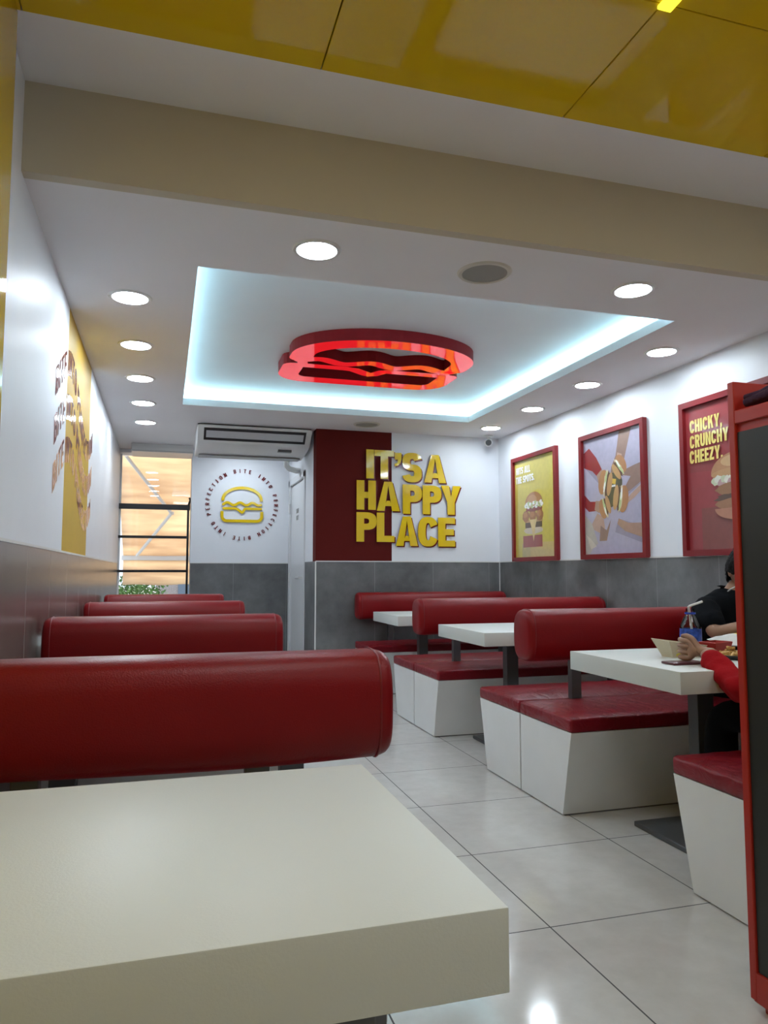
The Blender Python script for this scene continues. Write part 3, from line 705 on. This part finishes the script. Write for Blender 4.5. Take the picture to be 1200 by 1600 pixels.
# folded cloth on it
b = MB()
pts = [Vector((1.436, 1.535, 1.515)), Vector((1.445, 1.49, 1.520)), Vector((1.455, 1.44, 1.534)), Vector((1.46, 1.38, 1.538)), Vector((1.46, 1.25, 1.53))]
for k, (dx, dz, r) in enumerate(((0, 0, .013), (.02, .004, .013), (.008, .014, .011), (.04, .0, .013))):
    b.tube([p+Vector((dx, .004*k, dz+.002*math.sin(i*2+k))) for i, p in enumerate(pts)], [r*.8, r, r*1.05, r, r], 10)
tag(b.build('folded_cloth', mat('purple_cloth', (.045, .018, .05), .95, bump=.5, bscale=90), smooth=60), 'dark purple cloth lying folded on top of the red cabinet', 'cloth')

# ================================================================== FOOD ON THE TABLE
TZ = .728
bt = thing('drink_bottle', 'small clear plastic bottle with blue label, half full, with a white straw', 'bottle', (2.30, 2.84, TZ))
PET = glass_mat('clear_plastic', (.93, .95, .97), 1.5)
b = MB(); b.lathe([(.036, 0), (.045, .006), (.046, .03), (.046, .10), (.044, .108), (.028, .145), (.019, .158), (.019, .165), (.022, .166), (.022, .170), (.018, .171), (.018, .185)], n=28, caps=False); b.build('bottle_body', PET, bt, smooth=40)
b = MB(); b.lathe([(.0466, .034), (.0472, .036), (.0472, .094), (.0466, .096)], n=28, caps=False)
b.build('label', mat('blue_label', (.03, .09, .42), .35, var=.5, vscale=60), bt, smooth=40)
b = MB(); b.lathe([(.0005, .003), (.034, .003), (.0435, .008), (.0445, .03), (.0445, .033)], n=24); b.build('drink', mat('pale_drink', (.70, .66, .60), .2), bt, smooth=40)
b = MB(); b.lathe([(.0235, .160), (.0235, .168)], n=20, caps=False); b.build('neck_ring', mat('blue_plastic', (.03, .08, .5), .3), bt, smooth=40)
b = MB(); b.tube([(.01, 0, .06), (-.004, 0, .175), (-.008, 0, .192), (.0, 0, .197), (.075, .01, .215)], .0055, 10); b.build('straw', PLASTIC, bt, smooth=50)
# carton tray
t = thing('food_carton', 'open cream cardboard snack tray beside the blue-labelled bottle', 'carton', (2.03, 2.62, TZ))
t.scale = (.8, .8, .85)
CARD = mat('cream_card', (.62, .55, .40), .6, var=.03, vscale=20); DOT = mat('yellow_dot_print', (.75, .62, .05), .6); INK = mat('brown_print', (.10, .06, .04), .6)
def carton():
    b = MB(); B = [(-.035, -.045), (.125, -.045), (.125, .045), (-.035, .045)]; T2 = [(-.075, -.075), (.155, -.075), (.155, .075), (-.075, .075)]
    hB, hT = .006, .062; th = .0025
    zt = [.082, .058, .058, .086]
    for i in range(4):
        j = (i+1) % 4
        o = [(*B[i], hB), (*B[j], hB), (*T2[j], zt[j]), (*T2[i], zt[i])]
        cx = .04; inn = [(x+(cx-x)*.03, y*.95, z+.001) for x, y, z in o]
        b.add(o+inn, [(0, 1, 2, 3), (7, 6, 5, 4), (3, 2, 6, 7), (0, 4, 5, 1), (1, 5, 6, 2), (0, 3, 7, 4)])
    b.add([(*p, hB) for p in B]+[(*p, 0.001) for p in B], [(0, 1, 2, 3), (7, 6, 5, 4), (0, 4, 5, 1), (1, 5, 6, 2), (2, 6, 7, 3), (3, 7, 4, 0)])
    return b
carton().build('tray', CARD, t)
b = MB()
def front(x, v, dd):       # on the side facing the viewer, v 0..1 up
    y = -.045-.030*v-.001-dd; return (x-.04*v*(.125-x)/.16*0, y, .006+v*(.058-.006)*1.0)
for k in range(5):
    b.flat(R4(.02, .25+.13*k, .058, .28+.13*k), front, .001); b.flat(R4(.075, .25+.13*k, .115, .28+.13*k), front, .001)
b.build('printed_lines', INK, t)
b = MB(); b.flat(ell(-.018, .62, .008, .14), front, .001); b.flat(ell(-.006, .18, .014, .14), front, .001); b.build('printed_dot', DOT, t)
b = MB(); b.box(1.84, 1.985, 2.37, 2.445, TZ+.0005, TZ+.010, bev=.003); 
ph = b.build('mobile_phone', mat('phone_case', (.10, .03, .035), .3), smooth=40); tag(ph, 'dark phone lying flat on the white table in front of the carton', 'phone')
ph.rotation_euler = (0, 0, 0)
# serving tray with food
t = thing('serving_tray', 'black serving tray at the right end of the food table', 'tray', (2.36, 2.56, TZ))
b = MB(); b.lathe([(.001, .003), (.20, .003), (.215, .018), (.225, .018), (.222, .013), (.205, .0), (.001, .0)], n=40); b.build('tray_body', mat('black_tray', (.012, .012, .012), .4), t, smooth=40)
b = MB(); b.lathe([(.0005, .0035), (.195, .0035), (.195, .0045)], n=40); b.build('liner', mat('paper_liner', (.6, .58, .54), .8), t)
b = MB(); Bs = [(-.05, -.03), (.05, -.03), (.05, .03), (-.05, .03)]; Ts = [(-.062, -.04), (.062, -.04), (.062, .04), (-.062, .04)]
for i in range(4):
    j = (i+1) % 4; o = [(*Bs[i], 0), (*Bs[j], 0), (*Ts[j], .05), (*Ts[i], .05)]; inn = [(x*.94, y*.92, z+.002) for x, y, z in o]
    b.add(o+inn, [(0, 1, 2, 3), (7, 6, 5, 4), (3, 2, 6, 7), (0, 4, 5, 1), (1, 5, 6, 2), (0, 3, 7, 4)])
b.add([(*p, .002) for p in Bs], [(0, 1, 2, 3)])
o = b.build('fries_box', mat('red_card', (.40, .02, .015), .5)); o.location = (2.245, 2.62, TZ+.006); o.rotation_euler = (0, 0, .3)
tag(o, 'small open red cardboard box on the black tray', 'box')
src = None
FR = mat('fries', (.66, .42, .14), .6, var=.2, vscale=40)
r = random.Random(4)
for k in range(34):
    L2 = r.uniform(.035, .07); b = MB(); b.box(-L2/2, L2/2, -.0045, .0045, -.0045, .0045, bev=.0012, seg=1)
    if src is None or k < 4:
        o = b.build('potato_chip', FR); src = o
    else:
        o = src.copy(); C.objects.link(o)
    a, rr = r.uniform(0, 2*PI), .058*math.sqrt(r.random())
    o.location = (2.235+rr*1.1*math.cos(a), 2.52+rr*math.sin(a), TZ+.0105+.034*r.random()*(1-rr/.075)); o.rotation_euler = (r.uniform(-.25, .25), r.uniform(-.25, .25), r.uniform(0, PI))
    tag(o, 'golden potato chip in the loose heap on the black tray', 'chip', 'chips heaped on the black tray')
# paper wrapper
b = MB(); n = 12; vs = []; fs = []
for i in range(n+1):
    for j in range(n+1):
        u, v = i/n, j/n; p = Vector((u*.30, v*.20, 0)); z = .010+.026*math.sin(u*2.6)*v+.016*noise.noise(Vector((u*5, v*5, 3)))+.018*v
        vs.append((p.x, p.y, max(.006, z)))
for i in range(n):
    for j in range(n): k = i*(n+1)+j; fs.append((k, k+n+1, k+n+2, k+1))
b.add(vs, fs)
for f in range(len(b.f)):
    i, j = divmod(f, n)
    if i > 5 and j > 4: b.m[f] = 1
    if i > 7 and 6 < j < 10: b.m[f] = 2
o = b.build('paper_wrapper', [mat('white_paper', (.72, .70, .66), .7), mat('yellow_print', (.75, .55, .05), .6), mat('red_print', (.5, .05, .03), .6)], smooth=60)
o.location = (2.42, 2.68, TZ+.012); tag(o, 'crumpled white and yellow burger wrapper behind the chips', 'wrapper')
sol = o.modifiers.new('s', 'SOLIDIFY'); sol.thickness = .0008

# ================================================================== PEOPLE
def skin(name, pts, edges, material, parent=None, sub=2, root=0, smooth=True):
    me = bpy.data.meshes.new(name+'_tmp'); me.from_pydata([p[:3] for p in pts], edges, [])
    o = bpy.data.objects.new(name+'_tmp', me); C.objects.link(o)
    md = o.modifiers.new('skin', 'SKIN'); md.use_smooth_shade = True; md.branch_smoothing = .4
    for i, p in enumerate(pts):
        sv = me.skin_vertices[0].data[i]; sv.radius = (p[3], p[4] if len(p) > 4 else p[3]); sv.use_root = (i == root)
    s2 = o.modifiers.new('sub', 'SUBSURF'); s2.levels = sub; s2.render_levels = sub
    dg = bpy.context.evaluated_depsgraph_get(); me2 = bpy.data.meshes.new_from_object(o.evaluated_get(dg)); me2.name = name
    bpy.data.objects.remove(o); bpy.data.meshes.remove(me)
    me2.materials.clear(); me2.materials.append(material)
    me2.polygons.foreach_set('use_smooth', [True]*len(me2.polygons))
    r = bpy.data.objects.new(name, me2); C.objects.link(r)
    if parent: r.parent = parent
    return r
def head_mb(c, yaw, pitch, sc=1.0):
    """head about 0.22 tall, face towards local -Y"""
    bm = bmesh.new(); bmesh.ops.create_uvsphere(bm, u_segments=36, v_segments=28, radius=1)
    for v in bm.verts:
        x, y, z = v.co; X, Y, Z = x*.073, y*.093, z*.112
        if z < 0: X *= 1-.30*(-z)**1.5; Y *= 1-.12*(-z)**2
        if y < 0:
            nz = math.exp(-((z+.10)/.16)**2-(x/.16)**2); Y -= .022*nz*max(0, -y)
            for sx in (-.4, .4): Y += .010*math.exp(-((z-.08)/.12)**2-((x-sx)/.2)**2)
            Y -= .007*math.exp(-((z-.24)/.08)**2)*max(0, -y)
            Y -= .008*math.exp(-((z+.48)/.09)**2-(x/.28)**2); Y += .005*math.exp(-((z+.48)/.02)**2-(x/.28)**2)
            Y -= .010*math.exp(-((z+.80)/.18)**2-(x/.3)**2)
        v.co = Vector((X, Y, Z))*sc
    for sx in (-1, 1):      # ears
        g = bmesh.ops.create_uvsphere(bm, u_segments=12, v_segments=10, radius=1)
        for v in g['verts']:
            x, y, z = v.co; v.co = Vector((sx*(.073+x*.010+.004*y), .012+y*.018, -.005+z*.032*(1-.15*z)))*sc
    m = Matrix.Translation(c) @ Matrix.Rotation(yaw, 4, 'Z') @ Matrix.Rotation(pitch, 4, 'X')
    for v in bm.verts: v.co = m @ v.co
    b = MB(); b.frombm(bm); return b, m
def hair_mb(m, sc=1.0, seed=0, long=0):
    bm = bmesh.new(); bmesh.ops.create_icosphere(bm, subdivisions=5, radius=1)
    dele = [v for v in bm.verts if (v.co.y < -.35 and v.co.z < .42) or (v.co.z < -.15 and v.co.y < .25) or v.co.z < -.72-long]
    bmesh.ops.delete(bm, geom=dele, context='VERTS')
    for v in bm.verts:
        x, y, z = v.co; n = noise.noise(v.co*6+Vector((seed, 0, 0)))*.09+noise.noise(v.co*14)*.06
        k = 1.13+n; v.co = m @ (Vector((x*.076*k, y*.096*k+.004, z*.112*k))*sc)
    b = MB(); b.frombm(bm); return b
def hand_pts(w, d, n, side, curl, L=.17):
    """fingers as polylines. w wrist, d direction, n palm normal (down), side +-1 thumb"""
    d = d.normalized(); s = d.cross(n).normalized()*side; out = []
    for k, (off, ln) in enumerate(((-.033, .070), (-.011, .080), (.011, .074), (.033, .058))):
        p0 = w+d*.082-s*off; a = .25; p = p0; ch = [p0-d*.03, p0]
        for j, q in enumerate((.45, .32, .25)):
            a += curl[j]; dr = (d*math.cos(a)+n*math.sin(a)); p = p+dr*ln*q; ch.append(p)
        out.append(ch)
    p = w+d*.025+s*.028; th = [p-s*.01, p+s*.018+d*.022, p+s*.024+d*.050+n*.012, p+s*.018+d*.072+n*.022]
    return out, th, s
def hand_obj(name, w, d, n, side, curl, parent, material=SKIN):
    d = d.normalized(); f, th, s = hand_pts(w, d, n, side, curl)
    pts = []; ed = []
    def A(p, r, r2=None): pts.append((p.x, p.y, p.z, r, r2 or r)); return len(pts)-1
    c0 = A(w+d*.045, .026, .020); c1 = A(w, .024, .021); c2 = A(w-d*.05, .026, .024); ed += [(c0, c1), (c1, c2)]
    for ch in f:
        prev = c0
        for i, p in enumerate(ch):
            k = A(p, (.012, .0105, .0095, .0088, .0075)[i]); ed.append((prev, k)); prev = k
    prev = c1
    for i, p in enumerate(th):
        k = A(p, (.014, .012, .0105, .0085)[i]); ed.append((prev, k)); prev = k
    return skin(name, pts, ed, material, parent, sub=1)

def V(*a): return Vector(a)
def person(name, label, P, cloth, sleeve, long_sleeve, headc, yaw, pitch, hairlong, seed, loc):
    t = thing('person', label, 'person', loc)
    off = Vector(loc)
    def q(k): return V(*P[k])-off
    names = ['pelvis', 'waist', 'chest', 'necklow', 'neck', 'shR', 'elR', 'wrR', 'shL', 'elL', 'wrL', 'hipR', 'knR', 'anR', 'toR', 'hipL', 'knL', 'anL', 'toL']
    rad = dict(pelvis=(.13, .10), waist=(.12, .09), chest=(.12, .09), necklow=(.05, .05), neck=(.044, .048), shR=(.045, .045), elR=(.040, .040), wrR=(.026, .026), shL=(.05, .05), elL=(.040, .040), wrL=(.026, .026),
               hipR=(.082, .082), knR=(.058, .058), anR=(.036, .036), toR=(.028, .028), hipL=(.082, .082), knL=(.058, .058), anL=(.036, .036), toL=(.028, .028))
    ix = {n: i for i, n in enumerate(names)}
    E = [('pelvis', 'waist'), ('waist', 'chest'), ('chest', 'necklow'), ('necklow', 'neck'), ('chest', 'shR'), ('shR', 'elR'), ('elR', 'wrR'), ('chest', 'shL'), ('shL', 'elL'), ('elL', 'wrL'),
         ('pelvis', 'hipR'), ('hipR', 'knR'), ('knR', 'anR'), ('anR', 'toR'), ('pelvis', 'hipL'), ('hipL', 'knL'), ('knL', 'anL'), ('anL', 'toL')]
    skin('body', [(*q(n), *rad[n]) for n in names], [(ix[a], ix[b_]) for a, b_ in E], SKIN, t)
    # shirt
    sn = ['waist0', 'waist', 'chest', 'necklow', 'shR', 'elR', 'cuR', 'shL', 'elL', 'cuL']
    Q = {n: q(n) for n in ('waist', 'chest', 'necklow', 'shR', 'shL', 'elR', 'elL')}
    Q['waist0'] = q('pelvis')+V(0, 0, .01)
    if long_sleeve:
        Q['cuR'] = q('elR').lerp(q('wrR'), .93); Q['cuL'] = q('elL').lerp(q('wrL'), .93)
        rr = dict(waist0=(.15, .12), waist=(.14, .11), chest=(.15, .118), necklow=(.062, .06), shR=(.068, .068), elR=(.058, .058), cuR=(.042, .042), shL=(.068, .068), elL=(.058, .058), cuL=(.042, .042))
    else:
        for s_ in 'RL':
            a = q('sh'+s_); e = q('el'+s_); Q['el'+s_] = a.lerp(e, .55); Q['cu'+s_] = a.lerp(e, .93)
        rr = dict(waist0=(.15, .12), waist=(.145, .115), chest=(.165, .125), necklow=(.085, .075), shR=(.088, .088), elR=(.078, .078), cuR=(.062, .062), shL=(.080, .080), elL=(.078, .078), cuL=(.062, .062))
    ix = {n: i for i, n in enumerate(sn)}
    E = [('waist0', 'waist'), ('waist', 'chest'), ('chest', 'necklow'), ('chest', 'shR'), ('shR', 'elR'), ('elR', 'cuR'), ('chest', 'shL'), ('shL', 'elL'), ('elL', 'cuL')]
    so = skin('shirt', [(*Q[n], *rr[n]) for n in sn], [(ix[a], ix[b_]) for a, b_ in E], cloth, t, root=1, sub=3)
    dm = so.data
    for v in dm.vertices:
        p = v.co; v.co = p+v.normal*((.013 if long_sleeve else .008)*noise.noise(V(p.x*14, p.y*14, p.z*22))+.004*noise.noise(p*38))
    # trousers
    tn = ['pelvis', 'hipR', 'knR', 'cR', 'hipL', 'knL', 'cL']
    Q = {n: q(n) for n in ('pelvis', 'hipR', 'knR', 'hipL', 'knL')}; Q['cR'] = q('knR').lerp(q('anR'), .92); Q['cL'] = q('knL').lerp(q('anL'), .92)
    rr = dict(pelvis=(.145, .115), hipR=(.092, .092), knR=(.07, .07), cR=(.056, .056), hipL=(.092, .092), knL=(.07, .07), cL=(.056, .056)); ix = {n: i for i, n in enumerate(tn)}
    skin('trousers', [(*Q[n], *rr[n]) for n in tn], [(ix[a], ix[b_]) for a, b_ in (('pelvis', 'hipR'), ('hipR', 'knR'), ('knR', 'cR'), ('pelvis', 'hipL'), ('hipL', 'knL'), ('knL', 'cL'))], BCLOTH, t)
    for s_ in 'RL':
        a, bb = q('an'+s_), q('to'+s_); dr = (bb-a); dr.z = 0; dr.normalize()
        b = MB(); b.tube([a-dr*.05+V(0, 0, -.035), a-dr*.03+V(0, 0, -.02), a+dr*.04+V(0, 0, -.02), a+dr*.12+V(0, 0, -.035), a+dr*.17+V(0, 0, -.04)], [.028, .044, .045, .040, .022], 14); b.build('shoe', BLACK, t, smooth=60)
    b, m = head_mb(headc-off, yaw, pitch); h = b.build('head', SKIN, t, smooth=80)
    b = MB()
    for sx in (-1, 1):
        bm = bmesh.new(); bmesh.ops.create_uvsphere(bm, u_segments=12, v_segments=8, radius=.011)
        for v in bm.verts: v.co = m @ (v.co+V(sx*.029, -.080, .010))
        b.frombm(bm)
    b.build('eye', mat('eye_dark', (.05, .03, .02), .2), h, smooth=80)
    b = MB(); b.tube([m @ V(x, -.089+abs(x)*.35, -.054) for x in (-.024, -.012, 0, .012, .024)], [.003, .005, .0055, .005, .003], 8); b.build('mouth', mat('lips', (.30, .10, .08), .5), h, smooth=80)
    hair_mb(m, 1.0, seed, hairlong).build('hair', HAIR, t, smooth=80)
    return t, q, off

# diner in black, facing the viewer, leaning on the far side of the food table
P1 = dict(pelvis=(2.86, 3.20, .53), waist=(2.84, 3.17, .70), chest=(2.775, 3.14, .88), necklow=(2.79, 3.11, .99), neck=(2.81, 3.085, 1.03),
          shR=(2.61, 3.12, .90), elR=(2.535, 2.965, .782), wrR=(2.76, 2.86, .845), shL=(2.97, 3.04, .90), elL=(3.08, 2.90, .775), wrL=(2.90, 2.80, .84),
          hipR=(2.78, 3.14, .52), knR=(2.76, 2.77, .52), anR=(2.76, 2.82, .09), toR=(2.76, 2.68, .05), hipL=(2.94, 3.14, .52), knL=(2.96, 2.77, .52), anL=(2.96, 2.82, .09), toL=(2.96, 2.68, .05))
t, q, off = person('person', 'person in a black t-shirt leaning on the table, seated facing forward', P1, BCLOTH, BCLOTH, False, V(2.815, 3.05, 1.09), -.15, .35, 0, 3, (2.86, 3.20, 0))
hand_obj('hand', q('wrR'), V(.18, -.03, .0), V(0, -.3, -1).normalized(), 1, (.5, .7, .6), t); hand_obj('hand', q('wrL'), V(-.10, -.06, .02), V(0, -.3, -1).normalized(), -1, (.5, .7, .6), t)
b = MB(); b.tube([V(2.80+.07*math.cos(a)-off.x, 3.07+.06*math.sin(a)-off.y, 1.0-.03*math.cos(a+PI*1.4)) for a in [2*PI*k/28 for k in range(29)]], .0035, 8, caps=False); b.build('necklace', PLASTIC, t, smooth=60)

# diner in red sleeves, back to the viewer
P2 = dict(pelvis=(2.30, 1.92, .53), waist=(2.30, 1.93, .72), chest=(2.30, 1.95, .90), necklow=(2.31, 1.98, 1.02), neck=(2.31, 2.0, 1.07),
          shR=(2.48, 1.95, .94), elR=(2.68, 2.08, .775), wrR=(2.68, 2.33, .79), shL=(2.13, 1.93, .90), elL=(1.905, 2.10, .665), wrL=(1.955, 2.345, .778),
          hipR=(2.40, 1.96, .52), knR=(2.44, 2.38, .53), anR=(2.44, 2.40, .09), toR=(2.44, 2.53, .05), hipL=(2.20, 1.97, .53), knL=(2.07, 2.40, .54), anL=(2.09, 2.44, .09), toL=(2.09, 2.57, .05))
t, q, off = person('person', 'person in a long red sleeved top reaching a hand onto the table', P2, RCLOTH, RCLOTH, True, V(2.31, 2.05, 1.16), PI+.2, .25, 0, 9, (2.30, 1.92, 0))
hand_obj('hand', q('wrL'), V(-.42, .88, .06), V(.8, .5, 0).normalized(), -1, (.55, .75, .6), t); hand_obj('hand', q('wrR'), V(-.10, .14, -.02), V(0, 0, -1).normalized(), 1, (.5, .7, .6), t)

# ================================================================== OUTSIDE
FAB = bpy.data.materials.new('awning_fabric'); FAB.use_nodes = True; nt = FAB.node_tree; nt.nodes.remove(nt.nodes['Principled BSDF'])
tc = nt.nodes.new('ShaderNodeTexCoord'); mp = nt.nodes.new('ShaderNodeMapping'); mp.inputs['Scale'].default_value = (.7, 1.2, 5)
n = nt.nodes.new('ShaderNodeTexNoise'); n.inputs['Scale'].default_value = 1.6; n.inputs['Detail'].default_value = 5
rp = nt.nodes.new('ShaderNodeValToRGB'); rp.color_ramp.elements[0].position = .32; rp.color_ramp.elements[0].color = (.66, .50, .36, 1); rp.color_ramp.elements[1].position = .66; rp.color_ramp.elements[1].color = (.90, .76, .57, 1)
nt.links.new(tc.outputs['Object'], mp.inputs[0]); nt.links.new(mp.outputs[0], n.inputs[0]); nt.links.new(n.outputs[0], rp.inputs[0])
tl = nt.nodes.new('ShaderNodeBsdfTranslucent'); df = nt.nodes.new('ShaderNodeBsdfDiffuse'); mx = nt.nodes.new('ShaderNodeMixShader'); mx.inputs[0].default_value = .35
nt.links.new(rp.outputs[0], tl.inputs[0]); nt.links.new(rp.outputs[0], df.inputs[0]); nt.links.new(tl.outputs[0], mx.inputs[1]); nt.links.new(df.outputs[0], mx.inputs[2]); nt.links.new(mx.outputs[0], nt.nodes['Material Output'].inputs[0])
t = thing('awning', 'cream fabric awning with folding arm outside the window', 'awning', (0, 9.0, 2.62))
aw0, aw1 = -.555, 2.2
def sheet(x0, x1, y0, z0, y1, z1, m_, name, parent, nx=20, ny=10):
    b = MB(); vs = []; fs = []
    for i in range(nx+1):
        for j in range(ny+1):
            u, v = i/nx, j/ny; vs.append((x0+(x1-x0)*u, y0+(y1-y0)*v, z0+(z1-z0)*v-.03*math.sin(PI*v)+.008*math.sin(u*25)*v))
    for i in range(nx):
        for j in range(ny): k = i*(ny+1)+j; fs.append((k, k+ny+1, k+ny+2, k+1))
    b.add(vs, fs); o = b.build(name, m_, parent, smooth=60, fix=False); s_ = o.modifiers.new('s', 'SOLIDIFY'); s_.thickness = .002; return o
sheet(aw0, aw1, 0, 0, 2.0, -1.32, FAB, 'canopy', t)
sheet(aw0, aw1, 2.02, -1.36, 2.03, -1.72, FAB, 'valance', t, ny=3)
b = MB(); b.box(aw0-.02, aw1, -.149, .02, -.03, .09, bev=.01); b.build('wall_cassette', PLASTIC, t)
b = MB(); b.box(aw0-.02, aw1, 1.97, 2.03, -1.372, -1.305, bev=.008); b.build('front_bar', PLASTIC, t)
def on_aw(px, py):     # point a little under the canopy plane for an image point (direction from eye)
    dd = _f + _r2*((px-600)/F_PX) - _u2*((py-800)/F_PX); o_ = Vector((0, 0, CAMH)); nrm = Vector((0, 1.32, 2.0)).normalized(); p0 = Vector((0, 9.0, 2.62))-nrm*.06
    k = (p0-o_).dot(nrm)/dd.dot(nrm); return o_+dd*k-Vector((0, 9.0, 2.62))
a1, a2, a3 = on_aw(197, 712), on_aw(268, 802), on_aw(214, 868)
b = MB(); b.tube([a1, a2], .022, 8); b.tube([a2, a3], .022, 8); b.lathe([(.035, -.02), (.035, .02)], tuple(a2), 12); b.build('folding_arm', PLASTIC, t, smooth=40)
b = MB(); b.box(-30, 30, 8.9, 60, -.1, -.05); struct(b.build('floor_outside', mat('paving', (.35, .34, .32), .9, var=.1)))
# tree behind the awning
t = thing('leafy_tree', 'leafy green tree seen under the awning through the window', 'tree', (-.75, 16, 0))
r = random.Random(12); b = MB()
for k in range(2600):
    a = r.uniform(0, 2*PI); rr = 1.0*r.random()**.4; ph = r.uniform(-1, 1); c = V(rr*math.cos(a)*.85, rr*math.sin(a)*.8, .62+rr*ph*.55)
    s_ = r.uniform(.03, .06); d1 = V(r.uniform(-1, 1), r.uniform(-1, 1), r.uniform(-1, 1)).normalized()*s_; d2 = V(r.uniform(-1, 1), r.uniform(-1, 1), r.uniform(-1, 1)).cross(d1).normalized()*s_*.5
    b.add([c-d1, c+d2, c+d1, c-d2], [(0, 1, 2, 3)])
b.build('foliage', mat('leaves', (.10, .20, .05), .7, var=.5, vscale=6), t, fix=False)
b = MB(); b.tube([(0, 0, -.1), (.02, 0, .3), (0, .03, .6)], [.08, .06, .04], 10); b.build('trunk', mat('bark', (.1, .07, .05), .9), t)
t = thing('neighbouring_house', 'pale brick house across the street, seen under the awning', 'building', (1.4, 22, 0))
b = MB(); b.box(-1.6, 4, 0, 4, -.1, 3.0); b.build('wall', mat('pale_brick', (.42, .36, .33), .9, var=.2, vscale=30), t)
b = MB(); b.box(-1.0, -.1, -.03, 0, .3, 1.15); b.build('window', mat('house_window', (.2, .25, .3), .1), t)
b = MB(); b.box(-1.7, 4.1, -.1, 4.1, 3.0, 3.2); b.build('roof', mat('roof_slate', (.2, .12, .1), .8), t)
